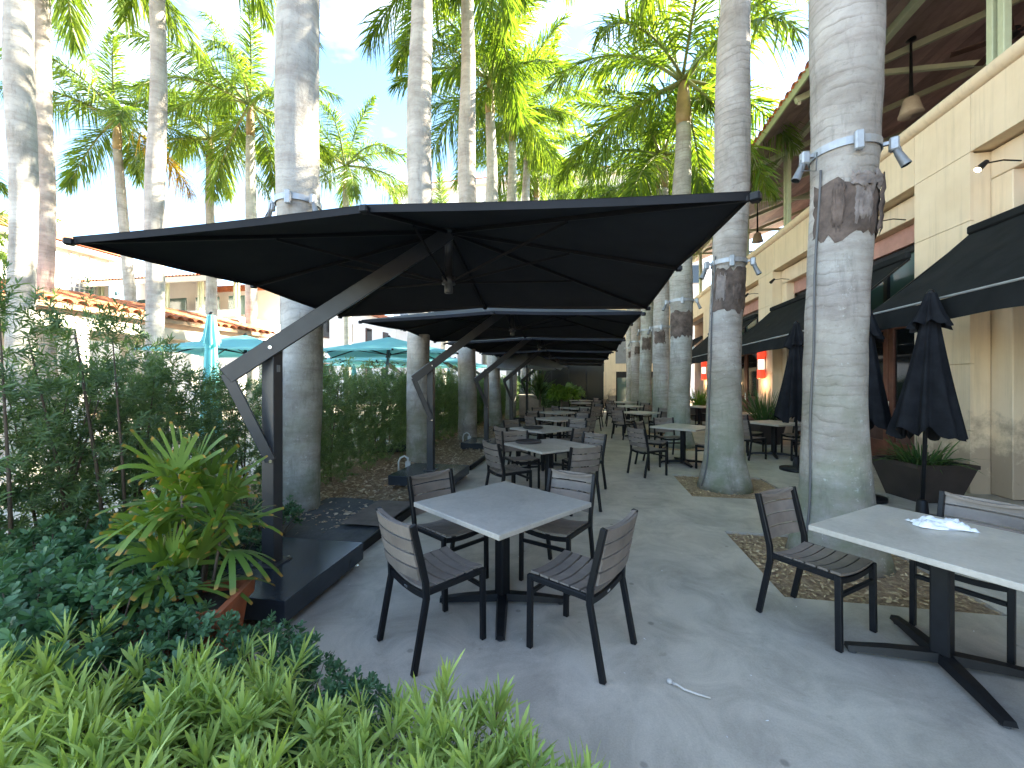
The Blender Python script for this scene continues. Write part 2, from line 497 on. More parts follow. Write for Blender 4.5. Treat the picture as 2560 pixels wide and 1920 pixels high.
def bark_mat(name, rings, tone, seedoff):
    m, nt, b, out = new_mat(name)
    v = coords(nt)
    tc = nt.nodes.new("ShaderNodeTexCoord"); oi = nt.nodes.new("ShaderNodeObjectInfo")
    so = nt.nodes.new("ShaderNodeSeparateXYZ"); nt.links.new(tc.outputs['Object'], so.inputs[0])
    mp = nt.nodes.new("ShaderNodeMapping"); mp.inputs['Scale'].default_value = (1, 1, .22); nt.links.new(v, mp.inputs[0])
    mh = nt.nodes.new("ShaderNodeMapping"); mh.inputs['Scale'].default_value = (1.0, 1.0, 5); nt.links.new(v, mh.inputs[0])
    t = tone
    c = ramp(nt, nz(nt, v, 1.7, 7, .66), [(.28, (.25 * t, .232 * t, .212 * t)), (.48, (.38 * t, .365 * t, .342 * t)), (.70, (.52 * t, .505 * t, .48 * t))])
    # every trunk its own tint: pinkish to greenish grey
    c = mixc(nt, .7, c, ramp(nt, oi.outputs['Random'], [(0, (1.0, .90, .84)), (.5, (1, .98, .95)), (1, (.93, 1.0, .90))]), 'MULTIPLY')
    c = mixc(nt, ramp(nt, nz(nt, mh.outputs[0], 1.3, 6, .7), [(.46, 0.0), (.72, .62)]), c, (.21, .175, .15))      # broad weather bands
    c = mixc(nt, ramp(nt, nz(nt, mp.outputs[0], 7, 6, .72), [(.54, 0.0), (.70, .60)]), c, (.16, .145, .13))       # vertical streaks
    c = mixc(nt, ramp(nt, nz(nt, v, 21, 5, .75), [(.58, 0.0), (.72, .45)]), c, (.14, .125, .11))                  # pits
    # leaf-scar rings, uneven in spacing and strength
    zz = mathn(nt, 'ADD', so.outputs[2], mathn(nt, 'MULTIPLY', nz(nt, v, .9, 4, .6), .42))
    zz = mathn(nt, 'ADD', zz, mathn(nt, 'MULTIPLY', nz(nt, v, 6.0, 3, .6), .035))
    rg = mathn(nt, 'FRACT', mathn(nt, 'MULTIPLY', zz, 9.5))
    line = ramp(nt, rg, [(0.0, 1.0), (.07, .7), (.24, 0.0), (1.0, 0.0)])
    lk = mathn(nt, 'MULTIPLY', line, ramp(nt, nz(nt, v, 1.9, 5, .65), [(.36, 0.0), (.66, rings)]))
    lk = mathn(nt, 'MULTIPLY', lk, ramp(nt, mathn(nt, 'MULTIPLY', so.outputs[2], .25), [(.08, .22), (.55, 1.0)]))
    c = mixc(nt, lk, c, (.15, .13, .115))
    # pale lichen specks, thickest low down, and green algae at the foot
    low = ramp(nt, mathn(nt, 'MULTIPLY', so.outputs[2], .25), [(0.0, 1.0), (.35, .7), (.9, .12)])
    li = ramp(nt, nz(nt, v, 13, 6, .8), [(.60, 0.0), (.66, .8)])
    c = mixc(nt, mathn(nt, 'MULTIPLY', li, low), c, (.66, .67, .63))
    al = mathn(nt, 'MULTIPLY', ramp(nt, nz(nt, v, 2.2, 6, .65), [(.38, 0.0), (.60, .75)]), ramp(nt, mathn(nt, 'MULTIPLY', so.outputs[2], .4), [(0.05, 1.0), (.9, .1)]))
    c = mixc(nt, al, c, (.17, .20, .115))
    nt.links.new(c, b.inputs['Base Color'])
    b.inputs['Roughness'].default_value = .88
    b.inputs['Specular IOR Level'].default_value = .2
    h = mathn(nt, 'ADD', mathn(nt, 'MULTIPLY', lk, -.8), mathn(nt, 'MULTIPLY', nz(nt, v, 24, 7, .75), 1.1))
    bump(nt, b, h, .6, .022)
    return m
MT['bark'] = bark_mat('royal_palm_bark', .75, 1.0, 0)
MT['bark2'] = bark_mat('smooth_royal_palm_bark', .28, 1.12, 5)
MT['patch2'] = mat('grey_fibre_sheet', (.20, .17, .155), .95, 0, .35, 9, 40, .7)
MT['patch'] = mat('old_fibre_patch', (.105, .078, .064), .95, 0, .55, 7, 30, .9)
MT['shaft'] = mat('palm_crownshaft', (.34, .24, .11), .5, 0, .35, 2.5, 40, .2)
MT['rachis'] = mat('palm_rachis', (.20, .23, .07), .5, 0, .15)

def mulch_mat(name='mulch_ground', k=1.0):
    m, nt, b, out = new_mat(name)
    v = coords(nt, False)
    c = ramp(nt, nz(nt, v, 24, 6, .75), [(.3, (.12 * k, .080 * k, .05 * k)), (.5, (.27 * k, .185 * k, .115 * k)), (.72, (.46 * k, .35 * k, .22 * k))])
    nt.links.new(c, b.inputs['Base Color']); b.inputs['Roughness'].default_value = .95
    bump(nt, b, nz(nt, v, 45, 6, .8), 1.0, .03)
    return m
MT['mulch'] = mulch_mat()
MT['pit'] = mulch_mat('golden_pit_mulch', 1.45)

def fabric_mat():
    m, nt, b, out = new_mat('landscape_fabric')
    v = coords(nt, False)
    c = ramp(nt, nz(nt, v, 5, 6, .7), [(.35, (.035, .040, .046)), (.75, (.085, .09, .095))])
    c = mixc(nt, ramp(nt, nz(nt, v, 40, 5, .8), [(.60, 0.0), (.72, .5)]), c, (.22, .20, .17))
    nt.links.new(c, b.inputs['Base Color']); b.inputs['Roughness'].default_value = .7
    bump(nt, b, nz(nt, v, 9, 4), .5, .03)
    return m
MT['fabric'] = fabric_mat()

def glass_mat(name, col, rough=.06):
    m, nt, b, out = new_mat(name)
    b.inputs['Base Color'].default_value = (*col, 1)
    b.inputs['Roughness'].default_value = rough
    b.inputs['Specular IOR Level'].default_value = .9
    v = coords(nt)
    bump(nt, b, nz(nt, v, .9, 2), .04, .05)
    return m
MT['glass'] = glass_mat('dark_window_glass', (.010, .013, .014))
MT['sglass'] = glass_mat('shaded_shopfront_glass', (.008, .010, .010), .22)
MT['sglass'].node_tree.nodes['Principled BSDF'].inputs['Specular IOR Level'].default_value = .18
MT['gglass'] = glass_mat('greenish_window_glass', (.07, .12, .11), .12)

# ------------------------------------------------------------------ ground
def struct(o): return tag(o, kind='structure')

struct(MB().add([(-400, -400, -.16), (400, -400, -.16), (400, 400, -.16), (-400, 400, -.16)], [(0, 1, 2, 3)]).build('ground', MT['mulch']))
PITS = [(2.18, 4.15), (2.09, 6.96), (2.30, 11.1), (2.33, 14.27), (2.31, 17.51), (2.33, 20.77), (2.33, 23.82)]
X0, XL, XR, X1 = -2.15, 1.47, 2.89, 6.7
patio = struct(empty('patio'))
def slab(xa, xb, ya, yb, z=0.0, t=.12, g=.003):
    MB().box(((xa + xb) / 2, (ya + yb) / 2, z - t / 2), (xb - xa, yb - ya - 2 * g, t)).build('concrete_slab', MT['concrete'], patio)
YJ = [-5, -1.6, 1.72, 5.05, 8.4, 11.8, 15.2, 18.6, 22.2, 26.0]
for ya, yb in zip(YJ[:-1], YJ[1:]):
    slab(X0, XL, ya, yb); slab(XR, X1, ya, yb)
yy = -5
for (px, py) in PITS:
    slab(XL, XR, yy, py - .70); yy = py + .70
slab(XL, XR, yy, 26.0)
pm = MB()
for (px, py) in PITS:
    pm.add([(XL, py - .70, -.025), (XR, py - .70, -.025), (XR, py + .70, -.025), (XL, py + .70, -.025)], [(0, 1, 2, 3)])
struct(pm.build('tree_pit_soil', MT['pit']))

def bumpy(name, x0, x1, y0, y1, nx, ny, z, amp, m, seed=0, edge=0.0):
    r_ = np.random.default_rng(seed)
    ph = r_.uniform(0, 6.28, (8, 3)); fr = r_.uniform(.8, 5.5, (8, 2)) * r_.choice([-1, 1], (8, 2))
    vv, ff = [], []
    for j in range(ny + 1):
        for i in range(nx + 1):
            x = x0 + (x1 - x0) * i / nx; y = y0 + (y1 - y0) * j / ny
            h = sum(math.sin(fr[k, 0] * x + fr[k, 1] * y + ph[k, 0]) for k in range(8)) / 8
            e = min(1, min(i, nx - i) / 2.0) if edge else 1
            vv.append((x, y, z + amp * h * e))
    for j in range(ny):
        for i in range(nx):
            a = j * (nx + 1) + i
            ff.append((a, a + 1, a + nx + 2, a + nx + 1))
    return MB().add(vv, ff).build(name, m, smooth=True)
struct(bumpy('planting_bed', -5.6, X0 - .012, -4, 27, 22, 130, .005, .05, MT['mulch'], 3, 1))
struct(MB().box((-12.9, 10, -.05), (14.2, 60, .1)).build('courtyard_paving', mat('pale_courtyard_paving', (.52, .46, .38), .8, 0, .12, 1.5)))

# plastic edging of the bed, in pieces
for (ya, yb, tilt) in ((3.55, 4.75, .012), (4.80, 5.75, -.02), (7.35, 8.9, .0), (9.0, 11.0, .01), (11.05, 15.0, 0)):
    e = MB().box((0, 0, .03), (.035, yb - ya, .12), .01).build('bed_edging', MT['black'], loc=(X0 + .004, (ya + yb) / 2, .0), rot=(tilt, 0, tilt * .7))
    tag(e, {3.55: 'black plastic bed edging beside the nearest dark steel umbrella base', 4.80: 'short tilted piece of bed edging between the first two umbrella bases',
            7.35: 'bed edging strip just beyond the second umbrella base', 9.0: 'bed edging strip beside the third umbrella base', 11.05: 'farthest long strip of black bed edging along the patio'}[ya], 'edging', 'bed edging strips')

# landscape fabric lying in the bed, folded up at the patio side
fb = bumpy('landscape_fabric', -3.45, -2.17, 3.45, 5.0, 22, 26, .075, .045, MT['fabric'], 9)
tag(fb, 'dusty black weed-barrier fabric lying in the bed by the first palm trunk', 'fabric sheet')
fb2 = bumpy('landscape_fabric', -2.62, -2.14, 4.0, 4.85, 10, 16, .125, .03, mat('brown_rubber_mat', (.13, .105, .09), .85, 0, .3, 6, 50, .4), 4)
tag(fb2, 'curled brown mat edge over the bed edging beside the fabric', 'mat')

# chips, dead leaves and litter: countless
def litter(name, areas, n, m, size, label, z=.03, up=.25):
    Ps = []
    for (x0, x1, y0, y1, w) in areas:
        k = int(n * w)
        Ps.append(np.stack([rng.uniform(x0, x1, k), rng.uniform(y0, y1, k), np.full(k, z) + rng.uniform(0, .03, k)], 1))
    P = np.concatenate(Ps); k = len(P)
    a = rng.uniform(0, 6.28, k)
    D = np.stack([np.cos(a), np.sin(a), rng.uniform(-up, up, k)], 1)
    N = unit(np.stack([rng.normal(0, .35, k), rng.normal(0, .35, k), np.ones(k)], 1))
    L = rng.uniform(size * .5, size * 1.4, k)
    o = link(name, ribbons(name, P, D, N, L, L * rng.uniform(.25, .6, k), .15, rng.uniform(0, 1, k), st=((0, .4), (.4, 1), (1, .2))), m)
    return tag(o, label, name.replace('_', ' '), kind='stuff')
MT['chip'] = leaf_mat('mulch_chip', (.22, .14, .07), (.66, .52, .32), transl=0.0, rough=.9)
MT['dryleaf'] = leaf_mat('dry_fallen_leaf', (.20, .11, .05), (.66, .56, .44), transl=.1, rough=.8)
litter('mulch_chips', [(1.49, 2.87, PITS[0][1] - .68, PITS[0][1] + .68, .28), (1.49, 2.87, PITS[1][1] - .68, PITS[1][1] + .68, .2), (1.5, 2.85, 10.4, 11.8, .06)], 5200, MT['chip'], .035, 'tan wood chips filling the square tree pits', z=-.018)
litter('dead_leaves', [(-3.9, -2.2, 5.0, 9.5, .45), (-3.9, -2.25, 9.5, 16, .3), (-4.0, -2.6, 3.2, 5.2, .15)], 5200, MT['dryleaf'], .06, 'dry brown leaves and bark scattered in the bed by the umbrella bases', z=.05)
litter('crumbs', [(-1.9, 1.3, 1.9, 4.2, .7), (1.3, 3.4, 1.4, 3.4, .3)], 46, MT['cloth'], .014, 'tiny white crumbs and petals scattered on the concrete', z=.003, up=.1)

# ------------------------------------------------------------------ palms
def frond_mesh(e0, curv, L, seed, nl=112, wide=.040, sag=.45):
    r_ = np.random.default_rng(seed)
    n = 40
    s = np.linspace(0, 1, n)
    el = R(e0) - R(curv) * s ** 1.25
    dx = np.cos(el) * L / (n - 1); dz = np.sin(el) * L / (n - 1)
    px = np.concatenate([[0], np.cumsum(dx)[:-1]]); pz = np.concatenate([[0], np.cumsum(dz)[:-1]])
    rp = [(px[i], 0.06 * math.sin(3 * s[i] + seed), pz[i]) for i in range(0, n, 3)]
    rr = [.045 * (1 - .93 * s[i]) + .003 for i in range(0, n, 3)]
    me_r = MB().tube(rp, rr, 6).mesh('rachis', True)
    Ps, Ds, Ns, Ls, Ds_, Vs = [], [], [], [], [], []
    for side in (-1, 1):
        t = np.linspace(.13, .995, nl) + r_.uniform(-.003, .003, nl)
        X = np.interp(t, s, px); Z = np.interp(t, s, pz); E_ = np.interp(t, s, el)
        T = np.stack([np.cos(E_), np.zeros(nl), np.sin(E_)], 1)
        U = np.stack([-np.sin(E_), np.zeros(nl), np.cos(E_)], 1)
        al = R(62) - R(40) * t + r_.normal(0, .10, nl)
        up = r_.choice([-.45, .05, .55], nl) + r_.normal(0, .12, nl)
        D = T * np.cos(al)[:, None] + np.stack([np.zeros(nl), np.full(nl, side), np.zeros(nl)], 1) * np.sin(al)[:, None] + U * up[:, None]
        D = unit(D)
        N = unit(U + r_.normal(0, .35, (nl, 3)))
        Lf = (.88 * np.sin(np.pi * np.clip(.20 + .76 * t, 0, 1)) ** .7 + .12) * r_.uniform(.85, 1.1, nl)
        Ps.append(np.stack([X, np.zeros(nl), Z], 1)); Ds.append(D); Ns.append(N); Ls.append(Lf)
        Ds_.append(np.full(nl, sag) * r_.uniform(.5, 1.5, nl)); Vs.append(r_.uniform(0, 1, nl))
    me = ribbons('frond', np.concatenate(Ps), np.concatenate(Ds), np.concatenate(Ns), np.concatenate(Ls), wide, np.concatenate(Ds_), np.concatenate(Vs),
                 st=((0, .5), (.3, 1), (.65, .75), (1, .04)))
    return me, me_r
FR = {}
for e0, cv in ((80, 45), (62, 70), (44, 80), (22, 75), (0, 60), (-28, 42), (-52, 25)):
    for q in range(2):
        a_, b_ = frond_mesh(e0 + q * 6, cv, 3.8, 100 + e0 + q * 17)
        a_.materials.append(MT['frond']); b_.materials.append(MT['rachis'])
        FR[(e0, q)] = (a_, b_)
dy_a, dy_b = frond_mesh(-30, 40, 3.3, 991, sag=.6)
dy_a.materials.append(MT['dyingfrond']); dy_b.materials.append(MT['rachis'])

def palm(x, y, H, r0, label, group, lean=(0, 0), flare=.60, crown=True, nfr=15, sc=1.0, patch=None, seed=0, sl=1.4, bul=None, dying=False, z0=-.03, bark='bark'):
    rd = random.Random(seed)
    root = empty('royal_palm', (x, y, 0), 0, label, 'palm', group)
    nz_ = max(30, int(H * 7))
    ph = rd.uniform(0, 6)
    pts, rad = [], []
    def rad_at(z):
        b = 1 + flare * math.exp(-max(z, 0) / .38) + .05 * math.sin(z * .9 + ph)
        if bul:
            for (zc_, am, wd) in bul: b += am * math.exp(-((z - zc_) / wd) ** 2)
        tp = 1 - .30 * max(0, (z - .55 * H) / (.45 * H)) ** 1.4
        ring = 1 + .012 * math.sin(z * 53 + 1.5 * math.sin(z * 3))
        return r0 * b * tp * ring
    def ctr(z):
        t = z / H
        return (lean[0] * t ** 1.15 + .02 * math.sin(z * 1.3 + ph), lean[1] * t ** 1.15 + .02 * math.sin(z * 1.1 + 2 * ph), z)
    for i in range(nz_ + 1):
        z = z0 + (H - z0) * i / nz_
        pts.append(ctr(max(z, 0))[:2] + (z,)); rad.append(rad_at(z))
    MB().tube(pts, rad, 22).build('trunk', MT[bark], root, smooth=True)
    if patch:
        for pk, (za, zb, a0, a1) in enumerate(patch):
            mb = MB()
            na, nzp = 16, 9
            vv, ff = [], []
            for j in range(nzp + 1):
                for i in range(na + 1):
                    an = a0 + (a1 - a0) * i / na
                    z = za + (zb - za) * j / nzp
                    if j in (0, nzp): z += rd.uniform(-.05, .05)
                    if i in (0, na): an += rd.uniform(-.05, .05)
                    c = ctr(z); rr = rad_at(z) + .012 + .008 * pk + rd.uniform(-.004, .012)
                    if j in (0, nzp) or i in (0, na): rr -= .012
                    vv.append((c[0] + rr * math.cos(an), c[1] + rr * math.sin(an), z))
            for j in range(nzp):
                for i in range(na):
                    k = j * (na + 1) + i
                    ff.append((k, k + 1, k + na + 2, k + na + 1))
            mb.add(vv, ff); mb.build('fibre_patch', MT['patch2' if pk % 2 else 'patch'], root, smooth=True)
    if crown:
        tx, ty, _ = ctr(H)
        rt = rad_at(H)
        sp = [(tx, ty, H - .02), (tx, ty, H + .18 * sl), (tx, ty, H + .45 * sl), (tx, ty, H + .8 * sl), (tx, ty, H + sl)]
        MB().tube(sp, [rt * .95, rt * 1.12, rt * 1.0, rt * .72, rt * .35], 14).build('crownshaft', MT['shaft'], root, smooth=True)
        els = [80, 62, 62, 44, 44, 44, 22, 22, 22, 0, 0, 0, -28, -28, -52, 44, 0][:nfr]
        az0 = rd.uniform(0, 360)
        for k, e_ in enumerate(els):
            q = rd.randint(0, 1)
            a_, b_ = FR[(e_, q)]
            if dying and e_ == -28 and k == 12: a_, b_ = dy_a, dy_b
            az = R(az0 + k * 137.5 + rd.uniform(-14, 14))
            zz = H + sl * (.98 - .10 * (80 - e_) / 130)
            o = link('frond', a_, None, root, (tx + .08 * math.cos(az), ty + .08 * math.sin(az), zz), (rd.uniform(-.22, .22), 0, az))
            o.scale = (sc * rd.uniform(.9, 1.08),) * 3
            link('rachis', b_, None, o)
    return root, ctr, rad_at

def ring_lights(x, y, ctr, rad_at, h, label, lamps=((200, 1), (265, 0), (330, 1)), cable=True):
    """steel band clamped round a trunk with floodlights"""
    c = ctr(h); r_ = rad_at(h) + .012
    root = empty('trunk_light_ring', (x + c[0], y + c[1], h), 0, label, 'light ring', 'steel light rings on palm trunks')
    n = 28
    vv, ff = [], []
    for k in range(n):
        a = 2 * math.pi * k / n
        for (dr, dz) in ((0, -.035), (.008, -.035), (.008, .035), (0, .035)):
            vv.append(((r_ + dr) * math.cos(a), (r_ + dr) * math.sin(a), dz))
    for k in range(n):
        k2 = (k + 1) % n
        for q in range(4):
            q2 = (q + 1) % 4
            ff.append((k * 4 + q, k2 * 4 + q, k2 * 4 + q2, k * 4 + q2))
    MB().add(vv, ff).build('band', MT['steel'], root)
    for (deg, big) in lamps:
        a = R(deg); d = Vector((math.cos(a), math.sin(a), 0))
        if big:
            MB().bar(d * r_, d * (r_ + .10), .03, .03).box(d * (r_ + .08) + Vector((0, 0, -.02)), (.07, .07, .12), .012, Matrix.Rotation(a, 3, 'Z')).build('junction_box', MT['steel'], root)
            p = d * (r_ + .10)
            pr = MB().tube([p + Vector((0, 0, -.03)), p + Vector((0, 0, -.09)) + d * .02], .016, 8)
            q0 = p + Vector((0, 0, -.09)); ax = (d * .45 + Vector((0, 0, -1))).normalized()
            pr.tube([q0 - ax * .03, q0 + ax * .02, q0 + ax * .12, q0 + ax * .15], [.020, .030, .037, .040], 14)
            auto_smooth(pr.build('floodlight', MT['lampgrey'], root).data)
            MB().tube([q0 + ax * .151, q0 + ax * .153], .032, 14).build('lens', MT['glass'], root)
        else:
            MB().box(d * (r_ + .035) + Vector((0, 0, -.03)), (.05, .07, .17), .012, Matrix.Rotation(a, 3, 'Z')).build('junction_box', MT['steel'], root)
    if cable:
        a = R(lamps[0][0]); d = Vector((math.cos(a), math.sin(a), 0)); t = Vector((-d.y, d.x, 0))
        MB().tube([d * (r_ + .1) + Vector((0, 0, -.05)), d * (r_ + .13) + t * .05 + Vector((0, 0, -.16)), d * (r_ + .05) + t * .12 + Vector((0, 0, -.2)), d * (r_ + .03) + t * .1 + Vector((0, 0, -.02))], .006, 6).build('cable', MT['cable'], root, smooth=True)
    return root

RL = [('thick grey palm trunk nearest on the right, beside the table with the napkin', (2.30, 4.38), .258, (.18, .03), 10.2, [(2.94, 3.46, R(188), R(375)), (3.08, 3.40, R(262), R(298)), (3.02, 3.42, R(228), R(246)), (3.36, 3.48, R(255), R(318)), (2.96, 3.48, R(312), R(330))]),
      ('second palm from the right, its foot in a square of mulch past the first', (2.09, 6.96), .248, (.25, .05), 9.2, [(2.72, 3.36, R(190), R(375)), (2.9, 3.30, R(215), R(248)), (2.86, 3.1, R(270), R(300))]),
      ('third palm of the right row, behind the table in front of it', (2.32, 11.21), .27, (.10, .1), 8.3, [(2.78, 3.42, R(190), R(330))]),
      ('fourth palm counting back along the right row', (2.38, 14.27), .26, (.05, 0), 8.0, [(2.9, 3.3, R(210), R(290))]),
      ('fifth palm counting back along the right row, brown patched trunk', (2.31, 17.51), .25, (.1, 0), 8.3, [(2.95, 3.45, R(220), R(310))]),
      ('sixth palm counting back along the right row', (2.33, 20.77), .235, (-.1, 0), 8.8, [(3.0, 3.35, R(250), R(320))]),
      ('seventh and farthest palm of the right row', (2.34, 23.82), .225, (0, .1), 9.0, [(3.0, 3.35, R(240), R(310))])]
for k, (lb, (x, y), r0, ln, H, pt) in enumerate(RL):
    root, ct, ra = palm(x, y, H, r0, lb, 'palms along the right of the patio', ln, patch=pt, seed=40 + k, nfr=(5, 11, 15, 15, 15, 15, 15)[k], sc=1.0,
                        bul=[(5.2, .06, 1.2)] if k == 0 else None, sl=1.25)
    ring_lights(x, y, ct, ra, (3.78, 3.50, 3.72, 3.45, 3.75, 3.6, 3.55)[k],
                'steel band with floodlights on the %s palm of the right row' % ('nearest', 'second', 'third', 'fourth', 'fifth', 'sixth', 'farthest')[k],
                ((185, 1), (262, 0), (335, 1)) if k < 4 else ((200, 1), (300, 1)))
    if k < 2:
        a = R(203); zz = [3.6, 3.2, 2.9, 2.2, 1.5, .8, .3, .02]
        cb = MB().tube([(ct(z)[0] + (ra(z) + .012) * math.cos(a + .03 * math.sin(z * 4)), ct(z)[1] + (ra(z) + .012) * math.sin(a + .03 * math.sin(z * 4)), z) for z in np.linspace(3.6, .03, 30)], .011, 6)
        cb.build('cable', MT['cable'], root, smooth=True)
LL = [('pale palm trunk right behind the nearest umbrella pole', (-3.56, 4.62), .232, (-.1, 0), 12.3, [(5.6, .12, 2.0)]),
      ('second palm of the left row, behind the second umbrella pole', (-3.38, 7.88), .235, (.05, 0), 12.6, None),
      ('third palm of the left row, behind the third umbrella pole', (-3.42, 11.37), .25, (.0, .1), 13.0, None),
      ('fourth palm of the left row with its crown in view', (-3.42, 14.93), .25, (-.15, 0), 11.6, None),
      ('fifth palm of the left row', (-3.40, 18.18), .24, (.05, 0), 12.4, None),
      ('sixth palm of the left row', (-3.25, 21.27), .24, (.1, 0), 13.2, None),
      ('seventh and farthest palm of the left row', (-3.18, 24.83), .24, (.1, 0), 12.8, None)]
for k, (lb, (x, y), r0, ln, H, bl) in enumerate(LL):
    root, ct, ra = palm(x, y, H, r0, lb, 'palms along the hedge', ln, flare=.12, seed=70 + k, bul=bl, nfr=14, z0=-.08, bark='bark2', sc=1.1)
    if k == 0:
        ring_lights(x, y, ct, ra, 3.88, 'steel band with floodlights on the palm behind the nearest umbrella', ((190, 1), (285, 0), (335, 1)))
KL = [('leftmost palm trunk in the sunlit courtyard', (-10.0, 5.68), .185, (-.1, 0), 12.5, False),
      ('thin palm trunk just right of the leftmost one in the courtyard', (-13.2, 7.92), .20, (-.2, 0), 12.6, False),
      ('courtyard palm trunk left of the closed teal umbrella', (-10.3, 8.16), .185, (.2, 0), 12.5, False),
      ('courtyard palm with a slender orange-brown crownshaft left of the first umbrella palm', (-13.4, 14.51), .22, (-.1, 0), 11.6, False),
      ('courtyard palm standing behind and left of the orange-shafted one', (-17.9, 17.0), .22, (-.2, 0), 12.2, False),
      ('courtyard palm with a yellowing drooping frond', (-18.6, 14.2), .20, (-.9, -.2), 11.4, True),
      ('lone distant palm in the sky gap right of the nearest left trunk', (-12.6, 20.0), .20, (-.1, 0), 11.9, False),
      ('short distant palm by the tiled tower', (-29.0, 14.0), .24, (0, 0), 7.0, False),
      ('distant palm far behind the teal umbrellas', (-9.5, 26.0), .24, (.3, 0), 10.5, False),
      ('distant palm farthest left behind the arcade', (-24.0, 9.0), .22, (0, 0), 9.0, False)]
for k, (lb, (x, y), r0, ln, H, dy) in enumerate(KL):
    palm(x, y, H, r0, lb, 'palms in the courtyard', ln, flare=.2, seed=90 + k, nfr=14, sc=1.05, dying=dy, z0=-.1, bark='bark2')

# ------------------------------------------------------------------ right building
FX = 5.5
BAY, PW = 6.55, 1.05
bl = empty('restaurant_building', (FX, 10, 0), 0, 'cream stone restaurant with an open upper gallery along the right side', 'building')
BO = Vector((FX, 10, 0))
def rb(mb, name, m, parent=None, smooth=False):      # world coordinates into the building's own
    return mb.build(name, m, parent or bl, smooth, loc=-BO if parent is None else (0, 0, 0))
piers = [7.13 + BAY * k for k in (-2, -1, 0, 1, 2)]
core = MB()
for y in piers: core.box((FX + .36, y + PW / 2, 2.49), (.62, PW - .02, 4.98))
core.box((FX + .36, 9.9, 5.42), (.62, 32.2, .82))
rb(core, 'wall_core', MT['stone'])
pj = [0.0, .92, 1.90, 2.95, 4.0, 5.0]
pmesh = {}
def panel(x, y0, y1, z0, z1, th=.05):
    key = (round(y1 - y0, 3), round(z1 - z0, 3), th)
    if key not in pmesh:
        me = MB().box((0, 0, 0), (th, y1 - y0 - .007, z1 - z0 - .007), .003).mesh('stone_panel')
        me.materials.append(MT['stone']); pmesh[key] = me
    return link('stone_panel', pmesh[key], None, bl, Vector((x + th / 2, (y0 + y1) / 2, (z0 + z1) / 2)) - BO)
for y in piers:
    for a, b in zip(pj[:-1], pj[1:]): panel(FX, y, y + PW, a, b)
y = piers[0]
while y < 25.9:                                    # spandrel above the openings
    for (ya, yb) in ((y, y + PW), (y + PW, y + PW + 1.83), (y + PW + 1.83, y + PW + 3.67), (y + PW + 3.67, y + BAY)):
        panel(FX, ya, min(yb, 26), 5.0, 5.84)
    y += BAY
# bead moulding and coping
bd = MB(); n = 12
vv, ff = [], []
for yv in (-6, 26.0):
    for k in range(n + 1):
        a = math.pi * .5 + math.pi * k / n
        vv.append((FX + .03 + .115 * math.cos(a), yv, 5.955 + .115 * math.sin(a)))
for k in range(n): ff.append((k, k + 1, n + 2 + k, n + 1 + k))
bd.add(vv, ff)
rb(bd, 'bead_moulding', MT['stone'], smooth=True)
rb(MB().box((FX + .33, 10, 6.04), (.60, 32, .06)), 'coping', MT['stone'])
rb(MB().box((FX + .34, 10, 6.105), (.06, 32, .05)), 'rail_trim', MT['wood'])
# bays
for bi, y in enumerate(piers[:-1]):
    ya, yb = y + PW, y + BAY
    ym = (ya + yb) / 2
    rb(MB().box((FX + .42, ym, 4.78), (.34, yb - ya, .40), .01), 'lintel', MT['stone'])
    for s_, yq in ((1, ya), (-1, yb)):
        rb(MB().box((FX + .36, yq + s_ * .16, 2.29), (.22, .32, 4.56), .01), 'jamb', MT['stone'])
    a2, b2 = ya + .32, yb - .32
    rb(MB().box((FX + .50, ym, 4.40), (.10, b2 - a2, .34)), 'shade_band', MT['pink'])
    wf = MB()
    wf.box((FX + .56, ym, 4.16), (.10, b2 - a2, .12), .008).box((FX + .56, ym, 2.92), (.10, b2 - a2, .14), .008)
    nn = 4
    for k in range(nn + 1):
        yk = a2 + (b2 - a2) * k / nn
        wf.box((FX + .56, yk, 3.54), (.09, .11, 1.12), .006)
    w_ = rb(wf, 'window', MT['black'])
    for k in range(nn):
        y0, y1 = a2 + (b2 - a2) * k / nn, a2 + (b2 - a2) * (k + 1) / nn
        MB().box((FX + .58, (y0 + y1) / 2, 3.54), (.012, y1 - y0 - .10, 1.12)).build('pane', MT['gglass'], w_)
    for k in range(nn):
        y0, y1 = a2 + (b2 - a2) * k / nn, a2 + (b2 - a2) * (k + 1) / nn
        d_ = MB()
        yc, wd = (y0 + y1) / 2, (y1 - y0) - .02
        for s_ in (-1, 1): d_.box((FX + .60, yc + s_ * (wd / 2 - .07), 1.43), (.06, .14, 2.80), .006)
        d_.box((FX + .60, yc, .22), (.055, wd - .28, .40), .006).box((FX + .60, yc, 2.76), (.055, wd - .28, .14), .006).box((FX + .60, yc, 1.05), (.055, wd - .28, .12), .006)
        dd = rb(d_, 'door', MT['door'])
        MB().box((FX + .61, yc, 1.9), (.012, wd - .26, 1.60)).build('pane', MT['glass'], dd)
        MB().box((FX + .61, yc, .70), (.03, wd - .30, .58), .01).build('door_panel', MT['wood'], dd)
        MB().tube([(FX + .53, yc + wd / 2 - .07, .95), (FX + .53, yc + wd / 2 - .07, 1.25)], .012, 8).build('door_handle', MT['bright'], dd)
rb(MB().box((FX + .75, 10, 2.5), (.03, 32, 5.0)), 'interior_wall', MT['wood'])
rb(MB().box((FX + 3.3, 10, 5.1), (5.9, 32, .2)), 'gallery_floor', MT['grey'])
rb(MB().box((FX + 5.9, 10, 8.05), (.2, 32, 5.9)), 'gallery_back_wall', MT['ceil'])
